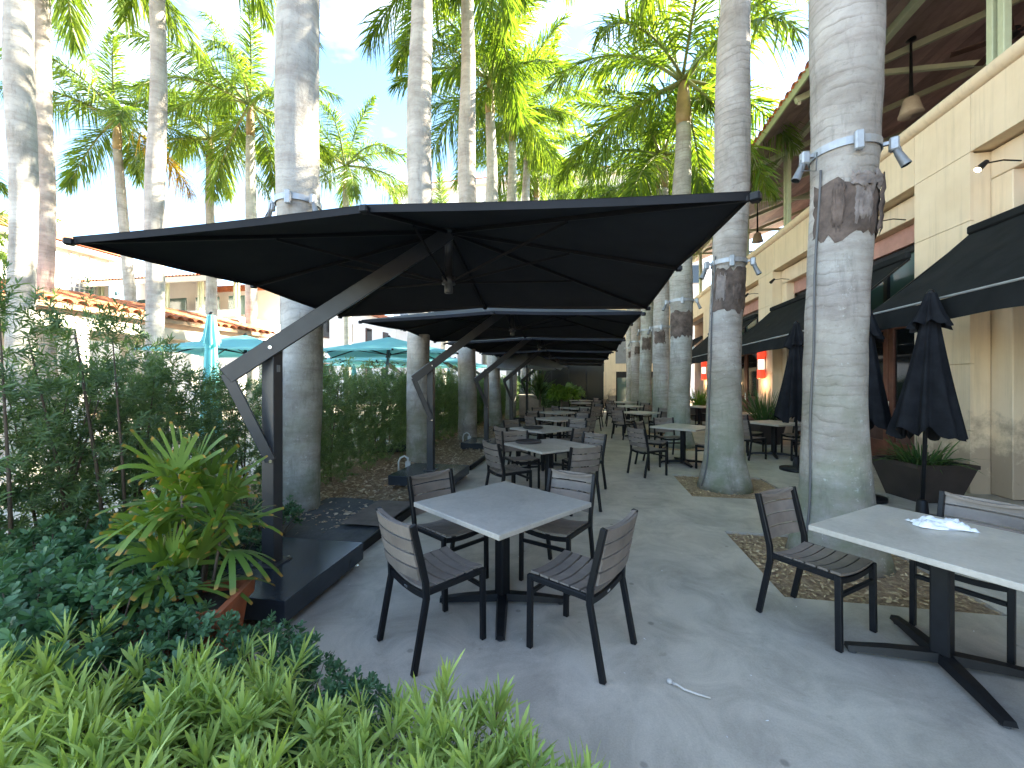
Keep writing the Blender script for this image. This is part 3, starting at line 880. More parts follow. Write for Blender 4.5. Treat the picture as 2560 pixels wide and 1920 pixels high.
# posts in pairs with a plate beam, rafters
PX = FX + .34
for k in range(-2, 6):
    yp = 7.12 + 3.20 * k
    for s_ in (-1, 1):
        rb(MB().box((PX, yp + s_ * .085, 7.26), (.10, .10, 2.42), .008), 'post', MT['green'])
    rb(MB().bar((4.62, yp, 8.01), (11.2, yp, 10.52), .10, .14, ch=.008), 'rafter', MT['green'])
    rb(MB().box((4.70, yp, 7.95), (.06, .05, .09), .01), 'rafter_cap', MT['cream2'])
    rb(MB().bar((PX, yp, 8.42), (11.2, yp, 8.30), .07, .10), 'tie_beam', MT['green'])
rb(MB().box((PX, 9.6, 8.50), (.14, 32.0, .16), .008), 'plate_beam', MT['green'])
# roof: ceiling boards, tiles
SL = .382
def rz_(x): return 8.14 + (x - 4.6) * SL
cb_me = None
nb = 22
for k in range(nb):
    xa, xb = 4.62 + k * .30, 4.62 + (k + 1) * .30 - .008
    o = MB().add([(xa, -6, rz_(xa)), (xb, -6, rz_(xb)), (xb, 26, rz_(xb)), (xa, 26, rz_(xa)),
                  (xa, -6, rz_(xa) + .02), (xb, -6, rz_(xb) + .02), (xb, 26, rz_(xb) + .02), (xa, 26, rz_(xa) + .02)],
                 [(3, 2, 1, 0), (4, 5, 6, 7), (0, 1, 5, 4), (2, 3, 7, 6), (1, 2, 6, 5), (3, 0, 4, 7)])
    rb(o, 'ceiling_board', MT['ceil'])
roof = rb(MB().add([(4.58, -6, rz_(4.58) + .03), (11.2, -6, rz_(11.2) + .03), (11.2, 26, rz_(11.2) + .03), (4.58, 26, rz_(4.58) + .03),
                    (4.58, -6, rz_(4.58) + .12), (11.2, -6, rz_(11.2) + .12), (11.2, 26, rz_(11.2) + .12), (4.58, 26, rz_(4.58) + .12)],
                   [(3, 2, 1, 0), (4, 5, 6, 7), (0, 1, 5, 4), (2, 3, 7, 6), (1, 2, 6, 5), (3, 0, 4, 7)]), 'roof', MT['tan'])
MB().box((4.56, 10, 8.17), (.04, 32, .24)).build('fascia', MT['green'], roof)
def tile_mesh(L, r_, slope, n=8):
    vv, ff = [], []
    for q, (t, ru) in enumerate(((0, r_), (L, r_ * .82))):
        for k in range(n + 1):
            a = math.pi * k / n
            vv.append((t, ru * math.cos(a), t * slope + ru * .8 * math.sin(a)))
        for k in range(n + 1):
            a = math.pi * k / n
            vv.append((t, (ru - .015) * math.cos(a), t * slope + (ru - .015) * .8 * math.sin(a)))
    m_ = 2 * (n + 1)
    for k in range(n):
        ff.append((k, k + 1, m_ + k + 1, m_ + k))
        ff.append((n + 1 + k + 1, n + 1 + k, m_ + n + 1 + k, m_ + n + 2 + k))
        ff.append((k + 1, k, n + 1 + k, n + 2 + k))
    me = MB().add(vv, ff).mesh('roof_tile', True); me.materials.append(MT['terra'])
    return me
tme = tile_mesh(.48, .105, SL)
yt = 2.0
while yt < 26:
    link('roof_tile', tme, None, roof, (4.47, yt, rz_(4.47) + .10 + random.uniform(-.008, .008)), (0, 0, random.uniform(-.04, .04)))
    yt += .30
tf = MB(); nn_ = 12 * 80
vv, ff = [], []
ys = np.arange(2.0 - .105, 26, .0375)
for j, x in enumerate((4.9, 11.2)):
    for yv in ys:
        vv.append((x, yv, rz_(x) + .13 + .07 * abs(math.sin((yv - 2.0 + .15) / .30 * math.pi))))
m_ = len(ys)
for k in range(m_ - 1): ff.append((k, k + 1, m_ + k + 1, m_ + k))
o = tf.add(vv, ff).build('tile_field', MT['terra'], roof, True); tag(o, kind='stuff')
# pendants and fan in the gallery
for k, (px, py, hb, lb) in enumerate(((6.8, 10.2, 7.35, 'cream pendant lamp hanging in the gallery beside the nearest right palm'),
                                      (6.8, 18.3, 7.35, 'small dark pendant lamp in the gallery far behind the second palm'))):
    p = empty('pendant_lamp', (px, py, hb), 0, lb, 'lamp', 'pendant lamps in the upper gallery')
    MB().lathe([(.22, 0), (.20, .05), (.13, .34), (.10, .36)], 14).build('lamp_shade', MT['shade'], p, True)
    MB().tube([(0, 0, .36), (0, 0, .55), (0, 0, rz_(px) - hb)], [.05, .035, .02], 8).build('stem', MT['black'], p)
    MB().lathe([(.02, rz_(px) - hb - .06), (.09, rz_(px) - hb - .03), (.09, rz_(px) - hb)], 12).build('ceiling_rose', MT['black'], p)
f_ = empty('ceiling_fan', (7.3, 8.7, 7.75), 0, 'dark ceiling fan under the gallery roof at the upper right', 'fan')
MB().lathe([(.05, -.08), (.12, -.05), (.13, .06), (.05, .10)], 14).build('motor', MT['black'], f_, True)
MB().tube([(0, 0, .08), (0, 0, rz_(7.3) - 7.75)], .018, 8).build('stem', MT['black'], f_)
bm_ = MB().box((.42, 0, 0), (.62, .14, .012), .004).mesh('blade'); bm_.materials.append(MT['wood'])
for k in range(5): link('blade', bm_, None, f_, (0, 0, -.02), (.12, 0, R(72 * k + 10)))

# awnings
def awning(y0, y1, label):
    a = empty('awning', (FX - .7, (y0 + y1) / 2, 2.4), 0, label, 'awning', 'black awnings over the ground floor')
    O = -Vector(a.location)
    xa, xb, za, zb = FX - .03, 4.12, 3.80, 2.63
    nx, ny = 8, 26
    vv, ff = [], []
    for j in range(ny + 1):
        for i in range(nx + 1):
            t = i / nx; yv = y0 + (y1 - y0) * j / ny
            sag = -.05 * math.sin(math.pi * t) * (1 + .3 * math.sin(j * 2.1)) - .012 * abs(math.sin(j * math.pi / 6.5)) * t
            vv.append((xa + (xb - xa) * t, yv, za + (zb - za) * t + sag))
    for j in range(ny):
        for i in range(nx):
            k = j * (nx + 1) + i
            ff.append((k, k + 1, k + nx + 2, k + nx + 1))
    MB().add(vv, ff).build('cover', MT['awn'], a, True, loc=O)
    vv, ff = [], []
    for j in range(ny * 2 + 1):
        yv = y0 + (y1 - y0) * j / (ny * 2); w = .012 * math.sin(j * .9)
        for t in (0, .5, 1): vv.append((xb - .012 + w * t, yv, zb - .015 - .25 * t - .008 * math.sin(j * .5)))
    for j in range(ny * 2):
        for i in range(2):
            k = j * 3 + i; ff.append((k, k + 1, k + 4, k + 3))
    MB().add(vv, ff).build('valance', MT['awn'], a, True, loc=O)
    MB().tube([(xb - .012, y0, zb), (xb - .012, y1, zb)], .014, 8).build('front_bar', MT['trim'], a, loc=O)
    for yv in (y0 + .02, y1 - .02):
        MB().bar((xa, yv, za - .04), (xb, yv, zb - .04), .03, .03).build('side_arm', MT['black'], a, loc=O)
    MB().box((FX - .05, (y0 + y1) / 2, za + .03), (.09, y1 - y0, .12), .02).build('head_box', MT['awn'], a, loc=O)
awning(1.3, 7.08, 'large black awning nearest on the right above the closed umbrella')
awning(8.22, 13.66, 'second black awning back, between the first two right palms')
awning(14.78, 20.2, 'third black awning back along the restaurant front')
awning(21.3, 25.7, 'farthest black awning along the restaurant front')

# wall lanterns and small facade spots
for k, (py, lb) in enumerate(((14.2, 'lit red and white cylinder wall lantern on the second pier'), (20.75, 'lit red and white cylinder wall lantern on the third, farther pier'))):
    s_ = empty('wall_lantern', (FX - .12, py, 1.75), 0, lb, 'lantern', 'red and white wall lanterns')
    MB().lathe([(.10, 0), (.11, .02), (.11, .27), (.10, .29)], 18).build('lower_shade', MT['red'], s_, True)
    MB().lathe([(.085, .29), (.085, .60)], 18).build('tube', MT['lampw'], s_, True)
    MB().lathe([(.10, .60), (.11, .62), (.11, .86), (.10, .88)], 18).build('upper_shade', MT['red'], s_, True)
    MB().box((.10, 0, .44), (.04, .08, .5), .01).build('back_plate', MT['steel'], s_)
    ld = bpy.data.lights.new('lantern_light', 'POINT'); ld.energy = 1.6; ld.color = (1, .58, .28); ld.shadow_soft_size = .08
    lo = bpy.data.objects.new('lantern_light', ld); lo.location = (FX - .22, py, 1.60); COL.objects.link(lo)
for k, (py, lit, lb) in enumerate(((6.7, 1, 'lit spotlight on a thin arm under the lintel at the far right'), (8.75, 1, 'lit spotlight on an arm just right of the nearest right palm'),
                                   (13.2, 0, 'unlit spotlight arm at the far end of the second bay'), (15.2, 0, 'unlit spotlight arm just past the second pier'))):
    s_ = empty('facade_spotlight', (FX + .1, py, 4.60), 0, lb, 'spotlight', 'small spotlights under the lintels')
    MB().tube([(.16, 0, .02), (-.05, 0, .05), (-.28, 0, .02)], .010, 6).build('arm', MT['black'], s_)
    MB().tube([(-.24, 0, .05), (-.34, 0, -.05)], [.03, .045], 10).build('head', MT['black'], s_)
    MB().tube([(-.345, 0, -.055), (-.35, 0, -.06)], .038, 10).build('lens', MT['bulb'] if lit else MT['glass'], s_)

# ------------------------------------------------------------------ end of the patio
eb = empty('end_building', (1.0, 26.3, 0), 0, 'cream building closing the far end of the patio with dark shopfront glass', 'building')
EO = -Vector(eb.location)
def ep(mb, name, m, parent=None): return mb.build(name, m, parent or eb, loc=EO if parent is None else (0, 0, 0))
ep(MB().box((-1.7, 26.55, 4.85), (5.4, .3, 2.9)), 'upper_wall', MT['stone'])
ep(MB().box((3.5, 26.55, 4.3), (5.0, .3, 4.0)), 'upper_wall', MT['stone'])
ep(MB().box((1.35, 26.5, 1.15), (.75, .3, 2.3), .01), 'pier', MT['stone'])
ep(MB().box((3.1, 26.5, 1.15), (.75, .3, 2.3), .01), 'pier', MT['stone'])
ep(MB().box((4.9, 26.5, 1.15), (.75, .3, 2.3), .01), 'pier', MT['stone'])
for xc in (2.2, 4.0):
    w_ = ep(MB().box((xc, 26.55, 1.15), (1.06, .12, 2.3)), 'window', MT['black'])
    MB().box((xc, 26.47, 1.05), (.80, .02, 1.75)).build('pane', MT['gglass'], w_)
    ep(MB().box((xc, 26.36, 3.55), (1.0, .05, 1.5)), 'grey_panel', MT['grey'])
sf = ep(MB().box((-1.75, 26.6, 1.69), (5.5, .1, 3.38)), 'shopfront', MT['black'])
for k in range(5):
    MB().box((-3.95 + k * 1.1, 26.53, 1.68), (1.02, .03, 3.2)).build('pane', MT['sglass'], sf)
tb = empty('tall_building', (-4, 44, 0), 0, 'tall white building far behind the palms at the end of the patio', 'building')
TO = -Vector(tb.location)
MB().box((-5, 48, 11.7), (34, 8, 23.4)).build('wall', MT['white'], tb, loc=TO)
MB().box((-5, 48, 23.6), (35, 9, .5)).build('cornice', MT['white'], tb, loc=TO)
MB().box((-5, 48, 24.05), (34, 8, .4)).build('roof', MT['terra'], tb, loc=TO)
for k in range(14):
    for hz_ in (4.5, 8.5, 12.5, 16.5, 20.6):
        w_ = MB().box((-20.5 + k * 2.4, 43.98, hz_), (1.2, .1, 1.9)).build('window', MT['grey'], tb, loc=TO)
        MB().box((-20.5 + k * 2.4, 43.92, hz_), (1.0, .03, 1.7)).build('pane', MT['glass'], w_)
lw = empty('planter_wall', (-2.2, 19, 0), 0, 'low buff planter wall behind the spiky plant at the far left', 'wall')
MB().box((0, 0, .5), (1.7, 1.4, 1.0), .01).build('wall', MT['lwall'], lw)
MB().box((0, 0, 1.04), (1.8, 1.5, .08), .015).build('coping', MT['cream2'], lw)

# ------------------------------------------------------------------ left side of the courtyard
lb_ = empty('left_building', (-22, 24, 0), 0, 'white courtyard building with a tiled upper gallery on the left', 'building')
LO = -Vector(lb_.location)
def lp(mb, name, m, parent=None): return mb.build(name, m, parent or lb_, loc=LO if parent is None else (0, 0, 0))
lp(MB().box((-27.4, 26.4, 2.9), (11.4, 8, 5.8)), 'wall', MT['white'])
lp(MB().box((-27.4, 22.36, 6.0), (11.4, .3, .45)), 'parapet', MT['white'])
lp(MB().box((-27.4, 29, 7.2), (11.4, .3, 2.6)), 'gallery_back_wall', MT['tan'])
for x in np.linspace(-32.6, -21.9, 5):
    for s_ in (-.13, .13): lp(MB().box((x + s_, 22.45, 7.15), (.12, .12, 1.95)), 'post', MT['green'])
for x in np.linspace(-32.6, -21.9, 5)[:-1]:
    lp(MB().box((x + 1.3, 24.2, 6.9), (1.9, .05, 1.3)), 'pane', MT['gglass'])
rf = lp(MB().add([(-33.3, 21.6, 8.0), (-21.2, 21.6, 8.0), (-21.2, 29.5, 10.3), (-33.3, 29.5, 10.3), (-33.3, 21.6, 8.25), (-21.2, 21.6, 8.25), (-21.2, 29.5, 10.55), (-33.3, 29.5, 10.55)],
                 [(3, 2, 1, 0), (4, 5, 6, 7), (0, 1, 5, 4), (2, 3, 7, 6), (1, 2, 6, 5), (3, 0, 4, 7)]), 'roof', MT['tan'])
MB().box((-27.2, 21.58, 8.1), (12.2, .05, .34)).build('fascia', MT['cream2'], rf)
def corrugated(x0, x1, ya, za, yb, zb, r_=.10, step=.26):
    vv, ff = [], []
    xs = np.arange(x0, x1, step / 6)
    for (yv, zv) in ((ya, za), (yb, zb)):
        for x in xs: vv.append((x, yv, zv + r_ * abs(math.sin((x - x0) / step * math.pi))))
    m = len(xs)
    for k in range(m - 1): ff.append((k, k + 1, m + k + 1, m + k))
    return MB().add(vv, ff)
tag(corrugated(-33.3, -21.2, 21.5, 8.27, 29.5, 10.57).build('tile_field', MT['terra'], rf, True), kind='stuff')
# white range running away along the courtyard
lp(MB().box((-24.7, 36, 4.2), (6, 19.2, 8.4)), 'side_wall', MT['white'])
lp(MB().box((-24.7, 36, 8.6), (6.8, 19.8, .4)), 'side_roof', MT['terra'])
for k, (yv, hv) in enumerate([(31.0, 6.2), (34.5, 6.2), (38, 6.2), (41.5, 6.2), (31, 2.4), (34.5, 2.4), (38, 2.4), (41.5, 2.4)]):
    w_ = lp(MB().box((-21.66, yv, hv), (.12, 1.1, 1.7)), 'window', MT['wood'] if hv > 4 else MT['pink'])
    MB().box((-21.59, yv, hv), (.02, .9, 1.5)).build('pane', MT['glass'], w_)
lp(MB().box((-17, 46, 4.5), (12, 2, 9)), 'end_wall', MT['white'])
for k in range(5):
    w_ = lp(MB().box((-21 + k * 2.2, 44.96, 5.2), (1.2, .1, 1.5)), 'window', MT['pink'])
    MB().box((-21 + k * 2.2, 44.9, 4.5), (1.3, .12, .12)).build('sill', MT['terra'], w_)
# tower
tw = empty('tower', (-34, 18, 0), 0, 'sunlit white tower with orange hipped roof at the far left', 'tower')
WO = -Vector(tw.location)
MB().box((-35.5, 18.6, 5.1), (5, 9.2, 10.2)).build('wall', MT['white'], tw, loc=WO)
MB().box((-35.5, 18.6, 10.35), (5.9, 10.1, .35), .03).build('cornice', MT['white'], tw, loc=WO)
MB().add([(-38.6, 13.4, 10.55), (-32.4, 13.4, 10.55), (-32.4, 23.8, 10.55), (-38.6, 23.8, 10.55), (-35.5, 16.6, 12.1), (-35.5, 20.6, 12.1)],
         [(0, 1, 4), (1, 2, 5, 4), (2, 3, 5), (3, 0, 4, 5), (3, 2, 1, 0)]).build('roof', MT['terra'], tw, loc=WO)
MB().tube([(-35.5, 20.4, 12.0), (-35.5, 20.4, 13.3)], .04, 6).build('finial', MT['grey'], tw, loc=WO)
for yv in (21.1, 21.65, 22.2):
    w_ = MB().box((-32.98, yv, 9.55), (.08, .34, 1.0)).build('louvre_window', MT['cream2'], tw, loc=WO)
    for q in range(5): MB().box((-32.92, yv, 9.2 + q * .18), (.04, .30, .10)).build('slat', MT['green'], w_)
w_ = MB().box((-32.98, 21.7, 7.85), (.08, 1.3, 1.5)).build('lattice_window', MT['grey'], tw, loc=WO)
for q in range(5):
    MB().box((-32.90, 21.15 + q * .275, 7.85), (.06, .06, 1.5)).build('lattice_bar', MT['white'], w_)
    MB().box((-32.87, 21.7, 7.2 + q * .32), (.06, 1.3, .06)).build('lattice_bar', MT['white'], w_)
# shaded wing between tower and gallery
wg = MB().box((-30.5, 26.0, 4.6), (6.0, 1.0, 9.2)).build('wing_wall', MT['white'], tw, loc=WO)
# tiled arcade in front
ar = empty('arcade', (-14, 8, 0), 0, 'tile roofed arcade with cream beams across the sunny courtyard', 'arcade')
AO = -Vector(ar.location)
def apt(mb, name, m, parent=None): return mb.build(name, m, parent or ar, loc=AO if parent is None else (0, 0, 0))
arf = apt(MB().add([(-12.3, 2, 3.52), (-12.3, 14.4, 3.52), (-14, 14.4, 4.0), (-14, 2, 4.0), (-15.7, 2, 3.52), (-15.7, 14.4, 3.52),
                    (-12.3, 2, 3.40), (-12.3, 14.4, 3.40), (-15.7, 14.4, 3.40), (-15.7, 2, 3.40)],
                   [(0, 1, 2, 3), (3, 2, 5, 4), (7, 6, 9, 8), (0, 6, 7, 1), (4, 5, 8, 9), (1, 7, 8, 5, 2), (0, 3, 4, 9, 6)]), 'roof', MT['tan'])
tm2 = tile_mesh(.60, .14, .282, 7)
for i in range(3):
    for j in range(40):
        yv = 2.15 + j * .31
        link('roof_tile', tm2, None, arf, (-12.22 - i * .56, yv, 3.53 + i * .56 * .282), (0, 0, math.pi + random.uniform(-.03, .03)))
apt(MB().tube([(-14, 2, 4.02), (-14, 14.4, 4.02)], .14, 10), 'ridge_cap', MT['terra'])
apt(MB().box((-12.6, 8.2, 3.12), (.22, 12.4, .32), .01), 'beam', MT['cream2'])
apt(MB().box((-15.4, 8.2, 3.12), (.22, 12.4, .32), .01), 'beam', MT['cream2'])
for yv in np.linspace(2.2, 14.2, 5):
    for xv in (-12.6, -15.4): apt(MB().box((xv, yv, 1.45), (.26, .26, 3.0), .01), 'post', MT['white'])

# ------------------------------------------------------------------ chairs and tables
def curved_slat(yw, wx, z0, dip, th, vertical=False, x0=0.0, xt=0.0):
    """slat running along Y; seat slat dips in z, back slat bows in x"""
    n = 8; vv, ff = [], []
    for i in range(n + 1):
        t = -1 + 2 * i / n; y = t * yw / 2; d = dip * (1 - t * t)
        if not vertical:
            sec = [(x0 - wx / 2, z0 - d - th), (x0 + wx / 2, z0 - d - th), (x0 + wx / 2, z0 - d), (x0 - wx / 2, z0 - d)]
        else:
            sec = [(x0 - d - th, z0 - wx / 2), (x0 - d, z0 - wx / 2), (x0 - d + xt, z0 + wx / 2), (x0 - d - th + xt, z0 + wx / 2)]
        for (x, z) in sec: vv.append((x, y, z))
    for i in range(n):
        for q in range(4):
            q2 = (q + 1) % 4
            ff.append((i * 4 + q, i * 4 + q2, i * 4 + 4 + q2, i * 4 + 4 + q))
    ff.append((3, 2, 1, 0)); ff.append((n * 4, n * 4 + 1, n * 4 + 2, n * 4 + 3))
    return MB().add(vv, [f[::-1] for f in ff])

def make_chair():
    c = empty('dining_chair')
    for k in range(6):
        curved_slat(.40, .058, .462 + .006 * (k - 3) * .5, .022, .014, x0=-.172 + k * .070).build('seat_slat', MT['slat'], c)
    for k in range(4):
        z = .545 + k * .082
        curved_slat(.41, .070, z, .026, .014, True, x0=-.217 - (z - .46) * .20, xt=-.0155).build('back_slat', MT['slat'], c)
    for s_ in (-1, 1):
        y = s_ * .215
        MB().bar((.205, y, 0), (.200, y, .452), .036, .030, (0, 1, 0), .004).build('front_leg', MT['black'], c)
        MB().bar((-.285, y, 0), (-.205, y, .40), .030, .036, (1, 0, 0), .004).bar((-.205, y, .39), (-.210, y, .50), .030, .037, (1, 0, 0), .004).bar((-.209, y, .49), (-.292, y, .838), .030, .036, (1, 0, 0), .004).build('rear_leg', MT['black'], c)
        MB().bar((-.205, y * .99, .432), (.205, y * .99, .436), .024, .036, (0, 0, 1), .004).build('side_rail', MT['black'], c)
    MB().bar((.203, -.20, .335), (.203, .20, .335), .022, .028, (0, 0, 1), .003).build('stretcher', MT['black'], c)
    rr = curved_slat(.405, .022, .432, .018, .034, x0=-.205).build('rear_rail', MT['black'], c)
    MB().box((-.2175, 0, .398), (.003, .035, .014), .001).build('badge', MT['bright'], rr)
    curved_slat(.405, .022, .438, .020, .032, x0=.195).build('front_rail', MT['black'], c)
    curved_slat(.41, .026, .838, .026, .018, x0=-.292).build('top_rail', MT['slat'], c)
    return c

def make_table():
    t = empty('square_table')
    auto = MB().box((0, 0, .727), (.93, .93, .034), .004).build('table_top', MT['top'], t)
    MB().box((0, 0, .37), (.085, .085, .66), .008).build('column', MT['black'], t)
    MB().box((0, 0, .70), (.42, .42, .02), .004).build('top_plate', MT['black'], t)
    for k in range(4):
        M = Matrix.Rotation(R(45 + 90 * k), 3, 'Z')
        pts = [M @ Vector((.02, 0, .060)), M @ Vector((.25, 0, .048)), M @ Vector((.46, 0, .030))]
        n = 2; vv, ff = [], []
        for i, (p, w, h) in enumerate(zip(pts, (.085, .075, .060), (.050, .042, .028))):
            sd = M @ Vector((0, 1, 0))
            for (a, b) in ((-.5, 0), (.5, 0), (.36, 1), (-.36, 1)):
                vv.append(p + sd * (w * a) + Vector((0, 0, -h / 2 + h * b)))
        for i in range(n):
            for q in range(4):
                q2 = (q + 1) % 4
                ff.append((i * 4 + q, i * 4 + q2, i * 4 + 4 + q2, i * 4 + 4 + q))
        ff += [(3, 2, 1, 0), (8, 9, 10, 11)]
        f = MB().add(vv, ff).build('foot', MT['black'], t)
        e = pts[2] - (pts[2] - pts[1]).normalized() * .03
        MB().lathe([(.022, 0), (.022, .018)], 10, (e.x, e.y, 0)).build('glide', MT['char'], f)
    return t
_chair, _table = make_chair(), make_table()
_used = {'c': False, 't': False}
def chair(x, y, deg, label, group):
    o = _chair if not _used['c'] else copy_tree(_chair)
    _used['c'] = True
    o.location = (x, y, .001); o.rotation_euler = (0, 0, R(deg))
    return tag(o, label, 'chair', group)
def table(x, y, deg, label, group):
    o = _table if not _used['t'] else copy_tree(_table)
    _used['t'] = True
    o.location = (x, y, .001); o.rotation_euler = (0, 0, R(deg))
    return tag(o, label, 'table', group)
GC, GT = 'slatted chairs on the patio', 'square tables on the patio'
table(-.62, 2.97, 55, 'nearest square grey table under the first big black umbrella', GT)
chair(-.95, 2.50, 53, 'chair at the nearest table, front left, its back towards the foreground shrubs', GC)
chair(-.07, 2.60, 152, 'chair at the nearest table, front right, seen side on with its back to the walkway', GC)
chair(-1.12, 3.26, -34, 'chair at the nearest table, rear left, facing the viewer with brown back slats', GC)
chair(-.26, 3.44, -114, 'chair at the nearest table, rear right, facing the viewer with pale back slats', GC)
table(2.00, 2.77, 38, 'square grey table cut by the right edge with a white napkin on it', GT)
chair(1.54, 3.10, -52, 'chair at the napkin table standing in front of the thick palm trunk', GC)
chair(2.44, 3.16, -142, 'pale backed chair at the far right behind the napkin table', GC)
chair(2.36, 2.24, 128, 'chair whose leg just shows at the lower right edge', GC)
table(-.55, 5.87, 43, 'second square table back in the left row, with a dark round tray', GT)
chair(-1.05, 5.50, 41, 'chair left of the second table, back to the viewer', GC)
chair(-.18, 5.40, 124, 'chair at the second table nearest the walkway, back to the viewer', GC)
chair(-.08, 6.34, -130, 'chair behind the second table with blue-grey shining slats', GC)
chair(-1.03, 6.36, -60, 'brown backed chair behind the second table tray', GC)
def set_at(x, y, deg, nth, row, jit=.05, sides=(0, 1, 2, 3), off=.66, tl=None):
    rd = random.Random(int(x * 100 + y * 10))
    table(x, y, deg, tl or ('%s square table back in the %s row' % (nth, row)), GT)
    names = ('far right', 'far left', 'near left', 'near right')
    for s_ in sides:
        a = R(deg + 90 * s_)
        r_ = off + rd.uniform(-.03, .12)
        w = math.degrees(a) % 360
        # name the side by where it stands seen from the camera
        px, py = x + r_ * math.cos(a), y + r_ * math.sin(a)
        nm = ('far' if math.sin(a) > 0 else 'near') + (' right' if math.cos(a) > 0 else ' left')
        chair(px + rd.uniform(-jit, jit), py + rd.uniform(-jit, jit), deg + 90 * s_ + 180 + rd.uniform(-10, 10), 'chair on the %s side of the %s table in the %s row' % (nm, nth, row), GC)
set_at(-.85, 7.95, 50, 'third', 'left', tl='third square table back in the left row, a dark tray on it')
set_at(-.70, 10.15, 48, 'fourth', 'left')
set_at(-.85, 12.3, 46, 'fifth', 'left')
set_at(-.35, 14.6, 42, 'sixth', 'left', sides=(0, 2, 3))
set_at(-.25, 18.0, 45, 'seventh', 'left')
set_at(-.35, 20.6, 45, 'eighth', 'left', sides=(0, 1, 2))
# right of the walkway
table(1.88, 8.75, 52, 'square table between the second and third palms of the right row', GT)
chair(1.06, 7.62, 35, 'chair standing alone at the walkway left of the second right palm', GC)
chair(1.28, 8.55, -28, 'chair left of the table between the second and third right palms', GC)
chair(2.30, 8.20, 120, 'chair half hidden behind the second right palm trunk', GC)
chair(1.72, 9.45, -80, 'chair on the far side of the table between the second and third right palms', GC)
set_at(1.55, 12.7, 40, 'second', 'walkway-side right')
set_at(1.50, 16.0, 45, 'third', 'walkway-side right')
set_at(1.6, 19.2, 45, 'fourth', 'walkway-side right', sides=(1, 2, 3))
set_at(4.05, 10.0, 30, 'first', 'wall-side right')
set_at(4.30, 12.9, 35, 'second', 'wall-side right', sides=(1, 2, 3))
set_at(4.05, 16.2, 40, 'third', 'wall-side right')
chair(1.45, 25.3, -90, 'dark chair against the cream pier at the end of the patio', GC)
chair(2.1, 24.6, 180, 'farthest chair by the window at the end of the patio', GC)

def tray(x, y, label):
    t = empty('serving_tray', (x, y, .7455), 0, label, 'tray', 'dark round trays')
    MB().lathe([(.175, 0), (.19, .008), (.195, .03), (.188, .03), (.178, .010), (.02, .009)], 28).build('tray', MT['tray'], t, True)
tray(-.86, 5.98, 'dark round tray on the second table of the left row')
tray(-1.04, 7.86, 'dark round tray on the third table of the left row')

def napkin():
    n = 16; vv, ff = [], []
    r_ = np.random.default_rng(5)
    for layer, (zo, sc_) in enumerate(((0, 1.0), (.010, .93), (.022, .80))):
        b = len(vv)
        for j in range(n + 1):
            for i in range(n + 1):
                u, v = i / n - .5, j / n - .5
                x = u * .27 * sc_ + .012 * math.sin(9 * v + layer * 2); y = v * .15 * sc_ + .014 * math.sin(7 * u + layer)
                z = zo + .009 * (1 + math.sin(11 * u + 5 * v + layer)) + .012 * max(0, math.sin(6 * u * v * 9 + layer * 1.7))
                if max(abs(u), abs(v)) > .46: z = zo * .4 + .001
                vv.append((x, y, z))
        for j in range(n):
            for i in range(n):
                k = b + j * (n + 1) + i
                ff.append((k, k + 1, k + n + 2, k + n + 1))
    o = MB().add(vv, ff).build('napkin', MT['cloth'], smooth=True, loc=(2.13, 2.96, .747), rot=(0, 0, R(-8)))
    tag(o, 'crumpled white cloth napkin lying on the right table', 'napkin')
napkin()
tw_ = MB().tube([(.45, 2.33, .012), (.47, 2.315, .018), (.50, 2.295, .012), (.56, 2.275, .010), (.62, 2.262, .008)], [.010, .006, .006, .0055, .004], 8)
tw_.lathe([(.004, 0), (.016, .004), (.018, .012), (.008, .02)], 10, (.437, 2.345, .002))
tag(tw_.build('twig', MT['twig'], smooth=True), 'pale bent twig lying on the bare concrete', 'twig')

# ------------------------------------------------------------------ big black cantilever umbrellas
def canopy_mesh(hx, hy, zc_, zm, za, n=10, sag=.010):
    """rectangular canopy: eight gores from the apex"""
    rim = [(hx, 0, zm), (hx, hy, zc_), (0, hy, zm), (-hx, hy, zc_), (-hx, 0, zm), (-hx, -hy, zc_), (0, -hy, zm), (hx, -hy, zc_)]
    vv, ff = [], []
    ap = Vector((0, 0, za)); m = 6
    for g in range(8):
        a, b = Vector(rim[g]), Vector(rim[(g + 1) % 8])
        base = len(vv)
        for i in range(n + 1):
            t = i / n
            for j in range(m + 1):
                s_ = j / m
                e = a.lerp(b, s_); p = ap.lerp(e, t)
                p.z -= sag * math.sin(math.pi * s_) * t * 1.1 + .018 * math.sin(math.pi * t) + .007 * math.sin(math.pi * s_) * math.sin(9 * t + 4 * s_ + g * 1.7) * math.sin(math.pi * t)
                vv.append(p)
        for i in range(n):
            for j in range(m):
                k = base + i * (m + 1) + j
                ff.append((k, k + 1, k + m + 2, k + m + 1))
    return vv, ff, rim

